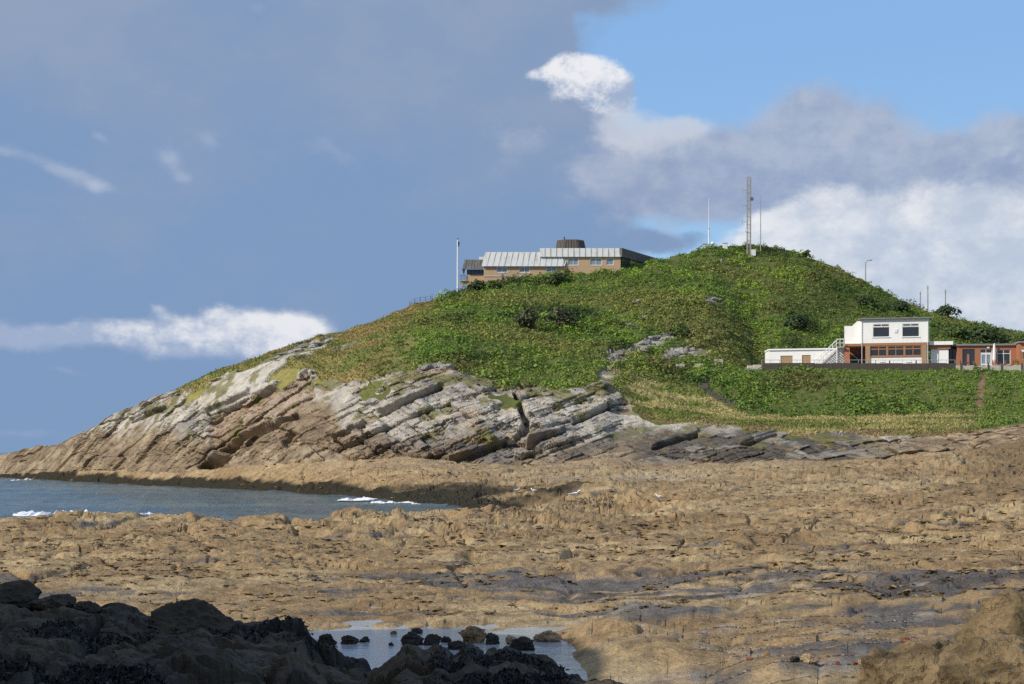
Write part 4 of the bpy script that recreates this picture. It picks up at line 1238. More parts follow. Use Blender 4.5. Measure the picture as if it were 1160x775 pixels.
# ------------------------------------------------------------------ buildings
M_white = plain_mat('white_render', (.80, .79, .76), .75, var=.05, scale=.8, stain=(.62, .60, .55), stain_amt=.35)
M_brickor = plain_mat('orange_brick', (.36, .15, .08), .85, var=.28, scale=7, bump=.2, stain=(.30, .12, .06), stain_amt=.4)
M_stonep = plain_mat('stone_pier', (.33, .22, .14), .9, var=.4, scale=5, bump=.3)
M_timber = plain_mat('brown_timber', (.34, .16, .07), .6, var=.25, scale=4)
M_board = plain_mat('boarding', (.36, .22, .11), .8, var=.25, scale=6)
M_roofgrey = plain_mat('grey_roofing', (.22, .215, .21), .8, var=.2, scale=2)
M_glass = glass_mat('window_glass', (.030, .036, .045))
M_glassb = glass_mat('pale_blind_glass', (.22, .27, .31), .2)
M_frame = plain_mat('white_frame', (.72, .72, .70), .5, var=.05)
M_dkframe = plain_mat('dark_frame', (.05, .055, .06), .5, var=.1)
M_steel = plain_mat('galvanised_steel', (.50, .51, .50), .45, .4, var=.15)
M_darkwood = plain_mat('weathered_wood', (.085, .07, .055), .85, var=.35, scale=5, bump=.3)
M_palestone = plain_mat('pale_stone', (.52, .47, .39), .9, var=.25, scale=3, bump=.3)
M_canvas = plain_mat('white_canvas', (.74, .73, .70), .8, var=.06)
M_tanbrick = plain_mat('tan_brick', (.50, .34, .21), .85, var=.15, scale=5, stain=(.40, .27, .17), stain_amt=.5)
M_zinc = plain_mat('weathered_pale_cladding', (.62, .62, .59), .6, var=.08, scale=1.2, stain=(.30, .28, .25), stain_amt=.55)
M_zincdk = plain_mat('mottled_grey_and_shaded_cladding', (.12, .115, .105), .7, var=.35, scale=2.2, stain=(.30, .29, .26), stain_amt=.5)  # lookout's own mottled grey; on the side fascia it also carries painted shade
M_teal = glass_mat('teal_glass', (.03, .10, .11))
M_stain = plain_mat('dark_cladding', (.10, .085, .07), .8, var=.3, scale=3, stain=(.17, .15, .12), stain_amt=.5)
M_mast = plain_mat('dull_mast_steel', (.30, .285, .26), .6, .2, var=.2)
M_flag = plain_mat('navy_cloth', (.02, .03, .07), .9)
M_plant = leaf_mat('pot_plant')
M_person = plain_mat('dark_cloth', (.03, .03, .04), .9)
M_path = plain_mat('dark_steps', (.10, .09, .08), .9, var=.3, scale=5)

FLOOR = 15.7
YB = 212.0


def bx(px, Y=YB): return (px - 580) / F * Y
def bz(row, Y=YB): return EYE + (H0 - row) / F * Y


def window(parent, o, x0, x1, z0, z1, y, frame_mat, glass, nx=2, transom=None, fr=.07, depth=.10, name='window', sill=None):
    """frame, panes: y is the face of the wall, the frame stands in it"""
    mb = MB()
    mb.box(x0, x1, y - .03, y + depth, z0, z0 + fr).box(x0, x1, y - .03, y + depth, z1 - fr, z1)
    mb.box(x0, x0 + fr, y - .032, y + depth, z0 + fr, z1 - fr).box(x1 - fr, x1, y - .032, y + depth, z0 + fr, z1 - fr)
    for k in range(1, nx):
        xm = x0 + (x1 - x0) * k / nx
        mb.box(xm - fr * .4, xm + fr * .4, y - .028, y + depth, z0 + fr, z1 - fr)
    if transom:
        zt = z0 + (z1 - z0) * transom
        mb.box(x0 + fr, x1 - fr, y - .034, y + depth, zt - fr * .5, zt + fr * .5)
    w = mb.build(name, frame_mat, parent, loc=None)
    zs = [(z0 + fr, (zt - fr * .5) if transom else z1 - fr)] + ([(zt + fr * .5, z1 - fr)] if transom else [])
    for (za, zb) in zs:
        for k in range(nx):
            xa = x0 + (x1 - x0) * k / nx + fr * .4; xb = x0 + (x1 - x0) * (k + 1) / nx - fr * .4
            MB().box(xa, xb, y + .03, y + .05, za, zb).build('pane', glass, w)
    if sill:
        MB().box(x0 - .08, x1 + .08, y - .12, y + .02, z0 - .09, z0 - .004).build('sill', sill, w)
    return w


def wall_with_holes(mb, x0, x1, z0, z1, y0, y1, holes):
    """a front wall slab with rectangular openings (x0,x1,z0,z1), laid up from strips"""
    xs = sorted(set([x0, x1] + [v for h in holes for v in h[:2]]))
    for xa, xb in zip(xs[:-1], xs[1:]):
        hs = sorted([h for h in holes if h[0] < (xa + xb) / 2 < h[1]], key=lambda h: h[2])
        z = z0
        for h in hs:
            if h[2] > z + 1e-4: mb.box(xa, xb, y0, y1, z, h[2])
            z = h[3]
        if z < z1 - 1e-4: mb.box(xa, xb, y0, y1, z, z1)
    return mb


# ---- white restaurant
ORG = Vector((bx(1010), YB, FLOOR))
rest = empty('restaurant', ORG, 'white two storey seaside restaurant with timber windows, outside stair and low annex', 'building', None, -.235)


def L(px): return bx(px) - ORG.x
def Z(row): return bz(row) - FLOOR


# upper storey
up = MB()
upz0, upz1 = Z(388.5), Z(361.5)
wins = [(L(989.5), L(1007.7), Z(381.6), Z(366.6)), (L(1021.8), L(1040.3), Z(381.8), Z(366.8))]
wall_with_holes(up, L(975.6), L(1051), upz0, upz1, 0, .25, wins)
up.box(L(975.6), L(975.6) + .25, .25, 8, upz0, upz1).box(L(1051) - .25, L(1051), .25, 8, upz0, upz1).box(L(975.6) + .25, L(1051) - .25, 7.75, 8, upz0, upz1)
up.box(L(975.6) + .25, L(1051) - .25, .25, 7.75, upz0, upz0 + .12)
up.build('upper_wall', M_white, rest)
up2 = MB().box(L(957.5), L(975.6) - .003, .9, 8, Z(389), Z(368)).add(
    [(L(966), .9, Z(368)), (L(975.6) - .003, .9, Z(368)), (L(975.6) - .003, .9, Z(362.5)), (L(972), .9, Z(362.5)), (L(966), 8, Z(368)), (L(975.6) - .003, 8, Z(368)), (L(975.6) - .003, 8, Z(362.5)), (L(972), 8, Z(362.5))],
    [(0, 1, 2, 3), (7, 6, 5, 4), (0, 3, 7, 4), (3, 2, 6, 7)])
up2.build('stair_head_wall', M_white, rest)
MB().box(L(973.5), L(1053), -.35, 8.3, upz1 + .003, upz1 + .16).build('roof', M_roofgrey, rest)
for h in wins:
    w = window(rest, None, h[0], h[1], h[2], h[2] + (h[3] - h[2]) * .76, .06, M_frame, M_glass, 1, None, .05)
    window(rest, None, h[0], h[1], h[2] + (h[3] - h[2]) * .77, h[3], .06, M_frame, M_glass, 2, None, .10)
    MB().box(h[0] - .1, h[1] + .1, -.10, .0, h[2] - .1, h[2] - .003).build('sill', M_frame, w)
# ground floor
gz1 = upz0 - .35
MB().box(L(957.5), L(1050.5), .02, .5, upz0 - .35, upz0 - .003).build('beam', M_timber, rest)
MB().box(L(986.3), L(1043), .10, .35, 0, Z(404.5)).build('lower_wall', M_white, rest)
MB().box(L(986.3), L(1043), -.02, .42, Z(404.5) + .003, Z(404.5) + .1).build('sill', M_timber, rest)
for k in range(3):
    xa = L(986.3) + (L(1043) - L(986.3)) * k / 3; xb = L(986.3) + (L(1043) - L(986.3)) * (k + 1) / 3
    window(rest, None, xa + .003, xb - .003, Z(404.5) + .103, gz1 - .003, .12, M_timber, M_glass, 2 if k != 1 else 2, .68, .13, .14)
MB().box(L(981), L(986.3) - .003, -.05, .6, 0, gz1 - .003).build('pier', M_stonep, rest)
MB().box(L(1043) + .003, L(1048.5), -.05, .6, 0, gz1 - .003).build('pier', M_stonep, rest)
MB().box(L(957.7), L(963.6), .2, 1.0, 0, gz1 - .003).build('pier', M_brickor, rest)
MB().box(L(958), L(981) - .003, 3.2, 3.4, 0, gz1 - .003).build('porch_wall', M_brickor, rest)
MB().box(L(966), L(976), 3.05, 3.19, 0, 2.2).build('door', M_dkframe, rest)
MB().box(L(981), L(1048.5), 3.9, 7.8, 0, gz1 - .003).build('inner_wall', M_stonep, rest)
MB().box(L(957.5), L(1050.5), .5, 8, gz1, gz1 + .3).build('floor_slab', M_white, rest)
# annex with two boarded windows
aw = [(L(885.2), L(899), Z(411), Z(400.8)), (L(909.6), L(919.6), Z(411), Z(400.4))]
ax = MB(); wall_with_holes(ax, L(872), L(957.4), 0, Z(394.5), 1.0, 1.25, aw)
ax.hexa([(L(865), 5, 0), (L(872) - .003, 1.0, 0), (L(872) - .003, 7.5, 0), (L(865), 7.5, 0), (L(865), 5, Z(395)), (L(872) - .003, 1.0, Z(394.5)), (L(872) - .003, 7.5, Z(394.5)), (L(865), 7.5, Z(395))])
ax.box(L(872), L(957.4), 7.25, 7.5, 0, Z(394.5))
ax.build('annex_wall', M_white, rest)
MB().prism([(L(864.4), 4.9), (L(871.5), .8), (L(957.3), .8), (L(957.3), 7.6), (L(864.4), 7.6)], Z(394.5) + .003, Z(394.5) + .2).build('annex_roof', M_white, rest)
for h in aw:
    MB().box(h[0], h[1], 1.1, 1.2, h[2], h[3]).build('shutter', M_board, rest)
# outside stair
st = MB()
x0, x1, zt = L(923.5), L(950), Z(392.0)
NT = 16
sr = MB().box(L(949), L(957.4), -.4, .88, zt - .12, zt).build('stair_landing', M_steel, rest)
for k in range(NT):
    xa = x0 + (x1 - x0) * k / NT; zz = zt * (k + 1) / (NT + 1)
    MB().box(xa, xa + (x1 - x0) / NT * 1.15, -.38, .72, zz - .05, zz).build('stair_tread', M_steel, rest)
for yy in (-.45, .78):
    MB().hexa([(x0, yy, -.05), (x1, yy, zt - .25), (x1, yy + .06, zt - .25), (x0, yy + .06, -.05), (x0, yy, .25), (x1, yy, zt + .02), (x1, yy + .06, zt + .02), (x0, yy + .06, .25)]).build('stair_stringer', M_frame, rest)
    rl = MB().tube([(x0, yy + .03, 1.1), (x1, yy + .03, zt + 1.05), (L(957), yy + .03, zt + 1.05)], .035, 6).tube([(x0, yy + .03, .65), (x1, yy + .03, zt + .55), (L(957), yy + .03, zt + .55)], .02, 6).build('handrail', M_frame, rest)
    for k in range(9):
        xa = x0 + (L(957) - x0) * k / 8; zb = min(1, (xa - x0) / (x1 - x0)) * zt
        MB().tube([(xa, yy + .03, zb), (xa, yy + .03, zb + 1.07)], .022, 5).build('baluster', M_frame, rl)
    MB().tube([(L(949.5), yy + .03, 0), (L(949.5), yy + .03, zt - .13)], .07, 8).build('stair_post', M_frame, rest)
for px_ in (977.2, 1049.6):
    MB().tube([(L(px_), -.09, .1), (L(px_), -.09, upz1 - .1)], .04, 6).build('drainpipe', M_frame, rest)
MB().box(L(973.5), L(1053), -.47, -.355, upz1 + .02, upz1 + .13).build('gutter', M_roofgrey, rest)
MB().box(L(1013), L(1016.5), -.10, -.003, Z(377), Z(373)).build('vent', M_frame, rest)
# porch to the right
MB().box(L(1053), L(1072.5), 1.2, 5, 0, Z(395.6)).build('store_wall', M_white, rest)
MB().box(L(1051.4), L(1074.5), 1.0, 5, Z(395.6) + .003, Z(391.2)).build('timber_band', M_timber, rest)
MB().box(L(1051.3), L(1077.3), .6, 5.2, Z(391.2) + .003, Z(387.2)).build('canopy', M_white, rest)
MB().box(L(1073), L(1085.3), 2.6, 2.75, 0, Z(394.5)).build('screen', M_dkframe, rest)
for k in range(3):
    xa = L(1073.5) + k * (L(1085) - L(1073.5)) / 3
    MB().box(xa + .05, xa + (L(1085) - L(1073.5)) / 3 - .05, 2.55, 2.598, .15, Z(395.5)).build('pane', M_glass, rest)

# ---- orange brick wing
YW = 210.6
WORG = Vector((bx(1118, YW), YW, FLOOR))
wing = empty('brick_wing', WORG, 'low orange brick cafe wing with glass doors, right of the white restaurant', 'building', None, -.12)
def LW(px): return bx(px, YW) - WORG.x
def ZW(row): return bz(row, YW) - FLOOR
holes = [(LW(1091), LW(1104.8), 0, ZW(395.3)), (LW(1110.6), LW(1123.6), 0, ZW(395.6)), (LW(1129), LW(1144), .55, ZW(396.3))]
wb = wall_with_holes(MB(), LW(1085.3), LW(1150), 0, ZW(391.6), 0, .3, holes)
wb.box(LW(1085.3), LW(1085.3) + .3, .3, 7, 0, ZW(391.6)).box(LW(1085.6), LW(1180), 6.7, 7, 0, ZW(391.6))
wb.build('wall', M_brickor, wing)
MB().box(LW(1084), LW(1150) - .02, -.3, 7.2, ZW(391.6) + .003, ZW(389.6)).build('roof', M_roofgrey, wing)
wf_ = window(wing, None, holes[0][0], holes[0][1], 0, holes[0][3], .1, M_dkframe, M_glass, 2, .78, .1)
MB().box((holes[0][0] + holes[0][1]) / 2 - .22, (holes[0][0] + holes[0][1]) / 2 + .1, .02, .09, .1, holes[0][3] * .74).build('door_post', M_brickor, wing)
d_ = window(wing, None, holes[1][0], holes[1][1], 0, holes[1][3] * .80, .1, M_frame, M_glassb, 2, .28, .20, name='door')
window(wing, None, holes[1][0], holes[1][1], holes[1][3] * .803, holes[1][3], .1, M_frame, M_glass, 2, None, .06)
window(wing, None, holes[2][0], holes[2][1], .55, holes[2][3], .1, M_frame, M_glass, 2, .74, .08)
MB().box(LW(1118), LW(1120.5), -.18, -.003, ZW(394.8), ZW(393.2)).build('wall_lamp', M_frame, wing)
# wing that steps forward at the edge of the view
we = wall_with_holes(MB(), LW(1150), LW(1196), 0, ZW(390.2), -2.2, -1.9, [(LW(1154), LW(1168), ZW(409), ZW(400))])
we.box(LW(1150), LW(1150) + .3, -1.9, 7, 0, ZW(390.2))
we.build('forward_wall', M_brickor, wing)
MB().box(LW(1148.8), LW(1197), -2.6, 7.1, ZW(390.2) + .003, ZW(388.4)).build('forward_roof', M_roofgrey, wing)
window(wing, None, LW(1154), LW(1168), ZW(409), ZW(400), -2.1, M_frame, M_glass, 2, None, .08)
MB().hexa([(LW(1152), -2.21, ZW(398)), (LW(1170), -2.21, ZW(398)), (LW(1170), -2.21, ZW(398) - .05), (LW(1152), -2.21, ZW(398) - .05), (LW(1151.5), -3.2, ZW(399.6)), (LW(1170.5), -3.2, ZW(399.6)), (LW(1170.5), -3.2, ZW(399.6) - .12), (LW(1151.5), -3.2, ZW(399.6) - .12)]).build('awning', M_canvas, wing)

# closed parasol
po = Vector((bx(1126.3, 210), 210, FLOOR))
pa = empty('parasol', po, 'closed white parasol standing before the brick wing', 'parasol')
MB().tube([(0, 0, 0), (0, 0, 3.3)], .03, 8).build('pole', M_steel, pa)
MB().tube([(0, 0, .9), (0, 0, 1.2), (0, 0, 2.2), (0, 0, 3.1), (0, 0, 3.42)], [.10, .24, .22, .15, .02], 10).build('canopy', M_canvas, pa)
MB().tube([(0, 0, 0), (0, 0, .12)], .3, 12).build('base', M_palestone, pa)

# terrace edge: dark boarded wall with a rail, then a pale stone wall
tY = 205.3
to = Vector((bx(972, tY), tY, FLOOR))
tw = empty('terrace_wall', to, 'dark low terrace wall with thin steel rail below the white restaurant', 'wall')
def LT(px): return bx(px, tY) - to.x
tz1 = bz(411.5, tY) - FLOOR
nb = 22
for k in range(nb):
    xa, xb = LT(863) + (LT(1082) - LT(863)) * k / nb, LT(863) + (LT(1082) - LT(863)) * (k + 1) / nb
    dzz = random.uniform(-.04, .04)
    MB().box(xa + .012, xb - .012, -.12, .1, -1.0, tz1 + dzz).build('panel', M_darkwood, tw)
rl = MB().tube([(LT(863), 0, tz1 + .42), (LT(1082), 0, tz1 + .42)], .03, 6).build('rail', M_steel, tw)
for k in range(nb + 1):
    xa = LT(863) + (LT(1082) - LT(863)) * k / nb
    MB().tube([(xa, 0.02, -.5), (xa, 0.02, tz1 + .45)], .028, 5).build('post', M_steel, tw)
so = Vector((bx(1130, tY), tY, FLOOR))
sw = empty('stone_wall', so, 'pale low stone wall with dark posts in front of the brick wing', 'wall')
sz1 = bz(414.2, tY) - FLOOR
for k in range(16):
    xa, xb = bx(1082.5, tY) - so.x + k * .95, bx(1082.5, tY) - so.x + (k + 1) * .95
    MB().box(xa + .01, xb - .01, -.2, .2, -1.0, sz1 + random.uniform(-.06, .06)).build('stone', M_palestone, sw)
for px in (1088, 1104, 1119, 1134, 1157, 1172):
    MB().box(bx(px, tY) - so.x - .09, bx(px, tY) - so.x + .09, -.3, -.203, -.8, sz1 + .35).build('post', M_darkwood, sw)


# terrace tables and chairs
def table(px, Y, lab):
    o = Vector((bx(px, Y), Y, FLOOR))
    e = empty('terrace_table', o, lab, 'table', 'tables on the terrace')
    MB().tube([(0, 0, .70), (0, 0, .74)], .42, 14).build('table_top', M_darkwood, e)
    MB().tube([(0, 0, 0), (0, 0, .70)], .04, 6).build('leg', M_steel, e)
    MB().tube([(0, 0, 0), (0, 0, .03)], .25, 10).build('base', M_steel, e)


def chair(px, Y, rz, lab):
    o = Vector((bx(px, Y), Y, FLOOR))
    e = empty('terrace_chair', o, lab, 'chair', 'chairs on the terrace', rz)
    MB().box(-.24, .24, -.24, .24, .43, .47).build('seat', M_darkwood, e)
    MB().box(-.24, .24, .20, .24, .473, 1.0).build('backrest', M_darkwood, e)
    for sx in (-1, 1):
        for sy_ in (-1, 1):
            MB().tube([(sx * .21, sy_ * .21, 0), (sx * .21, sy_ * .21, .43)], .02, 5).build('leg', M_steel, e)


for px, Y, lab in [(1096, 208.5, 'dark round table nearest the white porch'), (1133, 208, 'dark round table right of the parasol'), (1141, 209.5, 'dark round table by the wide wing window'), (1000, 208.6, 'dark round table below the left timber window'), (1030, 208.6, 'dark round table below the right timber window')]:
    table(px, Y, lab)
for px, Y, rz, lab in [(1090, 208.3, 1.5, 'dark chair left of the table nearest the porch'), (1101, 208.8, -1.5, 'dark chair right of the table nearest the porch'), (1137, 208.2, -1.4, 'dark chair between the two tables right of the parasol'), (1146, 209.3, -1.6, 'rightmost dark chair by the wide wing window'), (994, 208.4, 1.5, 'dark chair left of the table below the left timber window'), (1006, 208.7, -1.5, 'dark chair right of the table below the left timber window'), (1036, 208.4, -1.5, 'dark chair right of the table below the right timber window')]:
    chair(px, Y, rz, lab)
pt = empty('potted_plant', Vector((bx(1152, 208.5), 208.5, FLOOR)), 'yellow green potted plant by the forward brick wall', 'plant')
MB().tube([(0, 0, 0), (0, 0, .45)], [.2, .28], 10).build('pot', M_brickor, pt)
V, Q, C = leaf_cards(np.array([[0, 0, .75]]), np.array([.42]), 160, 1.0, .12, np.array([[.22, .22, .04]]), 77)
np_mesh('leaves', V, Q, M_plant, pt, col=C, smooth=False)

# pale blocks and a bench on the lawn left of the annex
for i, (px, row, w, h, lab) in enumerate([(771, 412, 10, 3, 'leftmost low pale stone block on the lawn edge'), (792, 412, 10, 3, 'middle low pale stone block on the lawn edge'), (857, 411, 9, 5, 'pale stone block left of the terrace wall'), (868, 411, 8, 6, 'upright pale stone block touching the terrace wall'), (849, 413, 6, 3, 'smallest pale stone block left of the terrace')]):
    g = ground_at(px, row + 2, 11.3, 12.6)
    s = g.y / F
    o = MB().box(-w * s / 2, w * s / 2, -.3, .3, -.45, h * s * .8 + .05).build('stone_block', M_palestone, None, bevel=.05, loc=g)
    tag(o, lab, 'stone block', 'pale blocks on the lawn edge')
g = ground_at(814, 414, 11.3, 12.6)
bn = empty('bench', g, 'pale slatted bench at the top of the winding steps', 'bench')
bn.scale = (.8, .8, .75)
for sx in (-1, 1):
    MB().box(sx * .55 - .06, sx * .55 + .06, -.3, .3, -.2, .55).build('leg', M_palestone, bn)
for k in range(3):
    MB().box(-.75, .75, -.28 + k * .2, -.1 + k * .2, .553, .61).build('seat_slat', M_palestone, bn)
for k in range(2):
    MB().box(-.75, .75, .24, .29, .70 + k * .22, .86 + k * .22).build('back_slat', M_palestone, bn)
for sx in (-1, 1):
    MB().box(sx * .55 - .04, sx * .55 + .04, .293, .34, .5, 1.1).build('back_post', M_palestone, bn)

# winding dark steps below the bench
steps = empty('hillside_steps', ground_at(800, 438, 10.9, 12.3), 'dark steps winding down the grassy bank', 'steps')
pts = [(806, 426), (801, 431), (797, 436), (798, 440), (804, 445), (811, 449), (819, 453), (828, 457)]
n = 22
for k in range(n):
    q = k / (n - 1) * (len(pts) - 1); i = min(int(q), len(pts) - 2); q -= i
    g = ground_at(pts[i][0] * (1 - q) + pts[i + 1][0] * q, pts[i][1] * (1 - q) + pts[i + 1][1] * q, 10.8, 12.4)
    o = MB().box(-.55, .55, -.22, .22, -.35, .14).build('step', M_path, steps, loc=g - steps.location)
    o.rotation_euler = (0, 0, random.uniform(-.2, .2))

# ---- coastguard station on the hill
YC = 262.0
CB = bz(323, YC)
CO = Vector((bx(625, YC), YC, CB))
cg = empty('hilltop_station', CO, 'long tan brick hilltop station with pale ribbed fascia and roof drum', 'building')
def LC(px, Y=YC): return bx(px, Y) - CO.x
def ZC(row, Y=YC): return bz(row, Y) - CB


def fascia(mb, x0t, x1t, x0b, x1b, yt, yb, zt, zb, pitch=.95):
    """ribbed sheet leaning back from bottom to top"""
    n = max(2, int((x1b - x0b) / pitch))
    for k in range(n):
        a, b = k / n, (k + 1) / n
        for (qa, qb, off) in ((a, a + (b - a) * .86, 0.0), (a + (b - a) * .94, b, -.02)):
            xa0, xa1 = lerp(x0b, x1b, qa), lerp(x0b, x1b, qb); xb0, xb1 = lerp(x0t, x1t, qa), lerp(x0t, x1t, qb)
            mb.hexa([(xa0, yb + off, zb), (xa1, yb + off, zb), (xa1, yb + .35, zb), (xa0, yb + .35, zb), (xb0, yt + off, zt), (xb1, yt + off, zt), (xb1, yt + .35, zt), (xb0, yt + .35, zt)])
    return mb


# left wing, lower
lw = [(LC(562.8), LC(574.8), ZC(309.2), ZC(302.6)), (LC(588.5), LC(600), ZC(309.2), ZC(302.6)), (LC(618.8), LC(630.4), ZC(308.6), ZC(301.6))]
wl = wall_with_holes(MB(), LC(548), LC(640) - .003, -2, ZC(301.5), 0, .3, lw)
wl.box(LC(548), LC(548) + .3, .3, 10, -2, ZC(301.5)).box(LC(548) + .3, LC(640), 9.7, 10, -2, ZC(301.5))
wl.build('wall', M_tanbrick, cg)
MB().box(LC(547.5), LC(600), -.08, -.003, ZC(313.4), ZC(312.4)).build('string_course', M_palestone, cg)
fascia(MB(), LC(550), LC(640), LC(545.5), LC(638), .25, -.45, ZC(285.4), ZC(302)).build('fascia', M_zinc, cg)
MB().hexa([(LC(638), -.40, ZC(302)), (LC(639.5), -.40, ZC(301.5)), (LC(639.5), .4, ZC(301.5)), (LC(638), .4, ZC(302)), (LC(640), .3, ZC(287)), (LC(643.5), .3, ZC(291)), (LC(643.5), .7, ZC(291)), (LC(640), .7, ZC(287))]).build('fascia_return', M_zinc, cg)
MB().box(LC(550), LC(640), .6, 10, ZC(285.4) - .25, ZC(285.4) - .02).build('roof', M_roofgrey, cg)
# right wing, higher, its side running back to the right
sxv, syv = .45, .89                                    # direction of the side wall
def back(px, d, Y=YC): return (LC(px, Y) + sxv * d, syv * d)
rw = [(LC(643.5), LC(655.4), ZC(300.6), ZC(292.3)), (LC(668.6), LC(681.8), ZC(300.6), ZC(292.3)), (LC(687), LC(695.2), ZC(300.4), ZC(292.3))]
wr_ = wall_with_holes(MB(), LC(640), LC(703), -2, ZC(291.3), 0, .3, rw)
wr_.build('wall', M_tanbrick, cg)
def side_quad(mb, d0, d1, z0, z1, off0, off1):
    """a slab of the side wall between two distances back from the corner"""
    nx_, ny_ = syv, -sxv
    pts = []
    for z in (z0, z1):
        for (d, o) in ((d0, off0), (d1, off0), (d1, off1), (d0, off1)):
            x, y = back(703, d); pts.append((x + nx_ * o, y + ny_ * o, z))
    return mb.hexa(pts)
ztop = ZC(281.2)
side_quad(MB(), .35, 4.2, -2, ZC(291.3), 0, -.3).build('side_wall', M_dkframe, cg)
side_quad(MB(), 4.203, 9.6, -2, ZC(291.3), 0, -.3).build('side_wall', M_tanbrick, cg)
side_quad(MB(), 9.603, 16, -2, ZC(291.3), 0, -.3).build('side_wall', M_dkframe, cg)
side_quad(MB(), 0.3, 3.9, ZC(300), ZC(292.5), .05, .01).build('pane', M_glass, cg)
side_quad(MB(), 10, 15.5, ZC(300), ZC(292.5), .05, .01).build('pane', M_glass, cg)
fascia(MB(), LC(611.5), LC(703), LC(611.5), LC(703), .0, -.35, ztop, ZC(291.2)).build('fascia', M_zinc, cg)
mbs = MB()
for k in range(26):
    side_quad(mbs, -.3 + k * .63, -.3 + k * .63 + .54, ZC(291.2), ztop, .36, -.1)
    side_quad(mbs, -.3 + k * .63 + .545, -.3 + k * .63 + .625, ZC(291.2), ztop, .43, -.1)
mbs.build('side_fascia', M_zincdk, cg)  # unlit side: its shade is put into a darker colour than the front fascia
MB().prism([(LC(611.5), .38), (LC(702), .38), back(702, 15.8), (LC(611.5) + 2, 15.8 * syv)], ztop - .35, ztop - .05).build('roof', M_roofgrey, cg)
for h in lw + rw:
    window(cg, None, h[0], h[1], h[2], h[3], .08, M_frame, M_glassb, 2 if h[1] - h[0] > 1.4 else 1, None, .09, sill=M_palestone)
# roof drum
def ring(px0, px1, row, y0, y1, ch):
    xa, xb = LC(px0), LC(px1)
    z = ZC(row)
    return [(xa + ch, y0, z), (xb - ch, y0, z), (xb, y0 + ch, z), (xb, y1 - ch, z), (xb - ch, y1, z), (xa + ch, y1, z), (xa, y1 - ch, z), (xa, y0 + ch, z)]
dr = MB(); n8 = 8
for (r0, r1) in ((ring(630.5, 664.8, 279, 3, 8.2, 1.3), ring(632.5, 662.5, 268.2, 3.4, 7.8, 1.2)),):
    dr.add(r0 + r1, [tuple(range(8))[::-1], tuple(range(8, 16))] + [(i, (i + 1) % 8, 8 + (i + 1) % 8, 8 + i) for i in range(8)])
drum = dr.build('roof_drum', M_stain, cg)
rb = ring(630.3, 665, 278.8, 2.96, 8.24, 1.3); rt = ring(632.3, 662.7, 268.0, 3.36, 7.84, 1.2)
for i in range(8):
    for k in range(5):
        q = (k + .5) / 5
        a = Vector(rb[i]).lerp(Vector(rb[(i + 1) % 8]), q); b = Vector(rt[i]).lerp(Vector(rt[(i + 1) % 8]), q)
        MB().tube([a, b], .045, 4).build('rib', M_stain, drum)
MB().tube([(LC(640.3), 5, ZC(268.6)), (LC(640.3), 5, ZC(263.5))], [.14, .10], 6).build('vent_pipe', M_dkframe, cg)
# lookout at the left end
lx0, lx1 = LC(528), LC(547.9)
MB().box(lx0, lx1, 1.0, 8, -2, ZC(310.6)).build('lookout_wall', M_tanbrick, cg)
MB().box(lx0 + .2, lx1, 1.2, 7.8, ZC(310.6) + .003, ZC(304.5)).build('lookout_glazing', M_teal, cg)
for k in range(5):
    xa = lx0 + .15 + (lx1 - lx0 - .3) * k / 4
    MB().box(xa - .06, xa + .06, 1.1, 1.197, ZC(310.6), ZC(304.5)).build('mullion', M_dkframe, cg)
fascia(MB(), LC(526.2), LC(547.6), LC(523.4), LC(547.6), .9, .2, ZC(293.4), ZC(304.6), .5).build('lookout_fascia', M_zincdk, cg)
MB().hexa([(LC(523.4), .55, ZC(304.6)), (LC(523.9), .55, ZC(304.6)), (LC(523.9), 8.5, ZC(304.6)), (LC(523.4), 8.5, ZC(304.6)), (LC(526.2), 1.2, ZC(293.4)), (LC(526.8), 1.2, ZC(293.4)), (LC(526.8), 8, ZC(293.4)), (LC(526.2), 8, ZC(293.4))]).build('lookout_fascia', M_zincdk, cg)
MB().box(LC(526.8), LC(547.6), 1.26, 8.4, ZC(295), ZC(293.8)).build('lookout_roof', M_roofgrey, cg)
MB().box(LC(542.5), LC(548.5), 2, 4, ZC(293.7), ZC(289.2)).build('roof_box', M_frame, cg)
bal = MB().box(LC(521), lx0 - .003, .8, 6, ZC(317.6), ZC(317)).build('balcony', M_palestone, cg)
for k in range(5):
    MB().tube([(LC(521.2) + k * .24, .85, ZC(317)), (LC(521.2) + k * .24, .85, ZC(311.5))], .035, 5).build('baluster', M_dkframe, bal)
MB().box(LC(521), lx0 - .003, .82, .88, ZC(311.5), ZC(311)).build('railing', M_dkframe, bal)
MB().box(LC(522.5), LC(524), 1.2, 1.5, -3.5, ZC(317.6)).build('balcony_post', M_tanbrick, cg)

# flagpole
g = Vector((bx(518.4, 258), 258, ground_z(518.4, 256) - .2))
fp = empty('flagpole', g, 'white flagpole with a furled navy flag left of the station', 'flagpole')
ht = bz(271.5, 258) - g.z
MB().tube([(0, 0, -.5), (0, 0, ht)], [.16, .10], 8).build('pole', M_frame, fp)
MB().tube([(0, 0, ht), (0, 0, ht + .12), (0, 0, ht + .24)], [.08, .14, .03], 8).build('finial', M_dkframe, fp)
MB().add([(.08, 0, ht - .2), (.34, .10, ht - .5), (.22, .05, ht - 1.2), (.08, 0, ht - 1.1), (.08, .12, ht - .2), (.30, .24, ht - .5), (.2, .2, ht - 1.2), (.08, .12, ht - 1.1)], [(0, 1, 2, 3), (7, 6, 5, 4), (0, 3, 7, 4), (1, 5, 6, 2), (0, 4, 5, 1), (3, 2, 6, 7)]).build('flag', M_flag, fp)

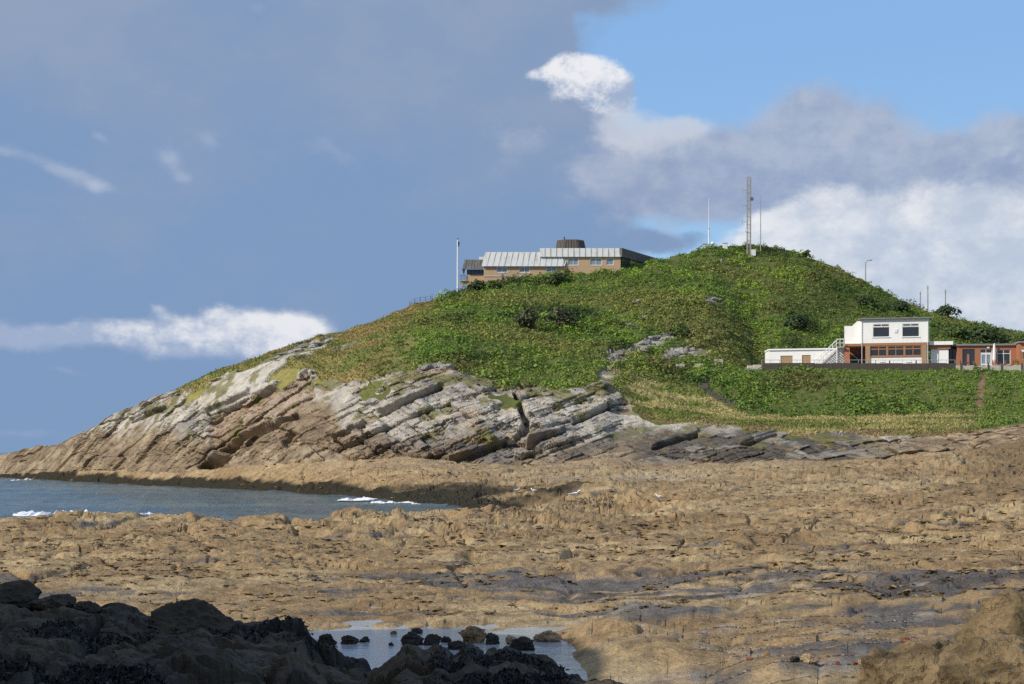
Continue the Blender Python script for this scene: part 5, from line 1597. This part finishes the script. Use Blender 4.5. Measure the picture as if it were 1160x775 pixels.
# ---- masts and small things on the summit
YS = 276.0
def mast_base(px, Y=YS): return Vector((bx(px, Y), Y, ground_z(px, Y) - .3))
b = mast_base(848.3); ht = bz(201, YS) - b.z
lm = empty('lattice_mast', b, 'tall grey lattice mast on the summit', 'mast')
hw = .30
legs = [(-hw, -hw), (hw, -hw), (hw, hw), (-hw, hw)]
for (x, y) in legs:
    MB().tube([(x, y, 0), (x, y, ht)], .065, 6).build('leg', M_mast, lm)
nseg = 20
for k in range(nseg):
    z0, z1 = ht * k / nseg, ht * (k + 1) / nseg
    mb = MB()
    for i in range(4):
        (xa, ya), (xb, yb) = legs[i], legs[(i + 1) % 4]
        if k % 2: (xa, ya), (xb, yb) = (xb, yb), (xa, ya)
        mb.tube([(xa, ya, z0), (xb, yb, z1)], .034, 4, False)
        mb.tube([(xa, ya, z1), (xb, yb, z1)], .03, 4, False)
    mb.build('bracing', M_mast, lm)['kind'] = 'stuff'
for row in (215.5, 233, 251.5):
    z = bz(row, YS) - b.z
    an = MB().tube([(-hw, 0, z), (-1.15, 0, z)], .035, 5).build('antenna_arm', M_mast, lm)
    MB().tube([(-1.15, 0, z - .5), (-1.15, 0, z + .5)], .03, 5).build('antenna', M_mast, an)
z = bz(226, YS) - b.z
MB().tube([(.32, -.2, z), (.42, -.45, z), (.46, -.55, z)], [.05, .3, .34], 12).build('dish', M_roofgrey, lm)
MB().box(-.75, -.32, -.5, -.1, bz(263, YS) - b.z, bz(260.5, YS) - b.z).build('equipment_box', M_frame, lm)
MB().box(.4, 1.1, -.8, -.1, 0, 1.1).build('equipment_box', M_frame, lm)
b = mast_base(861.6); ht = bz(222, YS) - b.z
tm = empty('guyed_mast', b, 'thin grey mast right of the lattice mast', 'mast')
MB().tube([(0, 0, 0), (0, 0, ht * .7), (0, 0, ht)], [.09, .06, .03], 6).build('pole', M_mast, tm)
for k in range(4):
    MB().tube([(-.25, 0, ht * (.3 + .2 * k)), (.25, 0, ht * (.3 + .2 * k))], .025, 4).build('rung', M_mast, tm)
b = mast_base(803); ht = bz(224, YS) - b.z
wm = empty('whip_aerial', b, 'tall slim white whip aerial left of the lattice mast', 'aerial')
MB().tube([(0, 0, 0), (0, 0, ht * .4)], [.14, .11], 8).build('lower_tube', M_frame, wm)
MB().tube([(0, 0, ht * .4), (0, 0, ht)], [.085, .03], 6).build('whip', M_frame, wm)
MB().tube([(0, 0, ht * .39), (0, 0, ht * .41)], .15, 8).build('collar', M_steel, wm)
b = mast_base(807.2); zd = bz(276, YS) - b.z
rd = empty('radome', b, 'small white radome ball beside the whip aerial', 'radome')
MB().tube([(0, 0, 0), (0, 0, zd)], .12, 8).build('stand', M_steel, rd)
mb = MB(); mb.tube([(0, 0, zd - .34 + .05), (0, 0, zd - .2), (0, 0, zd), (0, 0, zd + .2), (0, 0, zd + .34)], [.12, .32, .38, .3, .06], 12); mb.build('ball', M_frame, rd, smooth=True)
for px, row, w, h, m_, lab in [(798.5, 279.5, 4.6, 5, M_palestone, 'cream equipment cabinet at the foot of the whip aerial'), (821.5, 277.5, 5, 3, M_frame, 'low white cabinet between the aerial and the lattice mast')]:
    b = mast_base(px); zt_ = bz(row - h / 2, YS) - b.z; s = YS / F * w / 2
    e = empty('equipment_cabinet', b, lab, 'cabinet', 'cabinets on the summit')
    MB().box(-s, s, -s, s, 0, zt_).build('case', m_, e)
    MB().box(-s - .06, s + .06, -s - .06, s + .06, zt_ + .003, zt_ + .08).build('lid', M_roofgrey, e)
    MB().box(-s * .8, s * .8, -s - .03, -s - .003, .2, zt_ - .1).build('door', m_, e)
# summit fence
b = mast_base(881, 277)
fn = empty('summit_fence', b, 'thin post and rail fence on the skyline right of the masts', 'fence')
pr = None
for px in (872, 876.5, 881, 885.5, 890):
    q = Vector((bx(px, 277), 277, ground_z(px, 277))) - b
    MB().tube([q, q + Vector((0, 0, 1.15))], .05, 5).build('post', M_darkwood, fn)
    if pr is not None:
        for h in (.6, 1.08):
            MB().tube([pr + Vector((0, 0, h)), q + Vector((0, 0, h))], .03, 4).build('rail', M_darkwood, fn)
    pr = q
b = ground_at(477, 338, 13.2, 14.1)
fn = empty('path_fence', b, 'short brown fence on the skyline left of the flagpole', 'fence')
pr = None
for k, px in enumerate((464, 470, 476, 482, 488)):
    Y = b.y; q = Vector((bx(px, Y), Y, ground_z(px, Y))) - b
    MB().tube([q, q + Vector((0, 0, 1.0))], .045, 5).build('post', M_darkwood, fn)
    if pr is not None:
        for h in (.5, .95):
            MB().tube([pr + Vector((0, 0, h)), q + Vector((0, 0, h))], .028, 4).build('rail', M_darkwood, fn)
    pr = q
# poles behind the right shoulder
def post(px, top, arm, lab, Y=282, th=.12):
    g = Vector((bx(px, Y), Y, ground_z(px, Y) - .4)); ht = bz(top, Y) - g.z
    e = empty('lamp_post' if arm else 'utility_pole', g, lab, 'lamp post' if arm else 'pole', 'poles on the right skyline')
    MB().tube([(0, 0, 0), (0, 0, ht)], [th, th * .7], 8).build('pole', M_mast, e)
    if arm:
        MB().tube([(0, 0, ht - .1), (.35, 0, ht + .25), (.8, 0, ht + .35)], .07, 6).build('arm', M_mast, e)
        MB().box(.75, 1.2, -.12, .12, ht + .27, ht + .42).build('lamp_head', M_roofgrey, e)
    else:
        MB().tube([(-.22, 0, ht - .3), (.22, 0, ht - .3)], .04, 5).build('crossarm', M_roofgrey, e)
        MB().tube([(0, 0, ht), (0, 0, ht + .15)], [.1, .04], 6).build('cap', M_roofgrey, e)
post(980.5, 297, True, 'grey lamp post with an arm on the right shoulder of the hill')
post(1042.5, 331, False, 'short grey pole left of the three on the right skyline', 278)
post(1051, 324.5, False, 'taller grey pole in the middle of the right skyline group', 278)
post(1071, 329, False, 'dark slim pole rising from the domed bush', 276)

# ------------------------------------------------------------------ gulls
M_gull = plain_mat('white_feathers', (.80, .80, .79), .8, var=.04)
M_gwing = plain_mat('grey_feathers', (.34, .36, .39), .8, var=.06)
M_beak = plain_mat('yellow_beak', (.6, .42, .05), .6)
for i, (px, row, rz, lab, sc) in enumerate([(585, 559.5, .3, 'white gull at the left of three on the dark weed', 1.0), (604, 559, 2.6, 'white gull in the middle of three on the dark weed', 1.0), (651, 565, .1, 'largest white gull, standing on the brown reef', 1.5), (748, 567, 3.0, 'white gull at the right among the pitted rocks', 1.1)]):
    g = ground_at(px, row, 3.0, 8.9)
    e = empty('gull', g, lab, 'gull', 'gulls on the reef', rz)
    e.scale = (sc * .78,) * 3
    mb = MB(); mb.tube([(-.34, 0, .26), (-.26, 0, .28), (-.08, 0, .27), (.10, 0, .30), (.19, 0, .38), (.24, 0, .45), (.29, 0, .49), (.345, 0, .485), (.37, 0, .475)], [.015, .05, .105, .115, .075, .05, .058, .045, .012], 10)
    mb.build('body', M_gull, e, smooth=True)
    for s in (-1, 1):
        mb = MB(); mb.tube([(.12, s * .095, .32), (-.05, s * .11, .31), (-.25, s * .06, .30), (-.44, s * .02, .29)], [.02, .055, .045, .008], 6); mb.build('wing', M_gwing, e, smooth=True)
        MB().tube([(.0, s * .04, .19), (.0, s * .04, -.03)], .010, 5).build('leg', M_beak, e)
    MB().tube([(.36, 0, .478), (.435, 0, .46)], [.016, .004], 5).build('beak', M_beak, e)
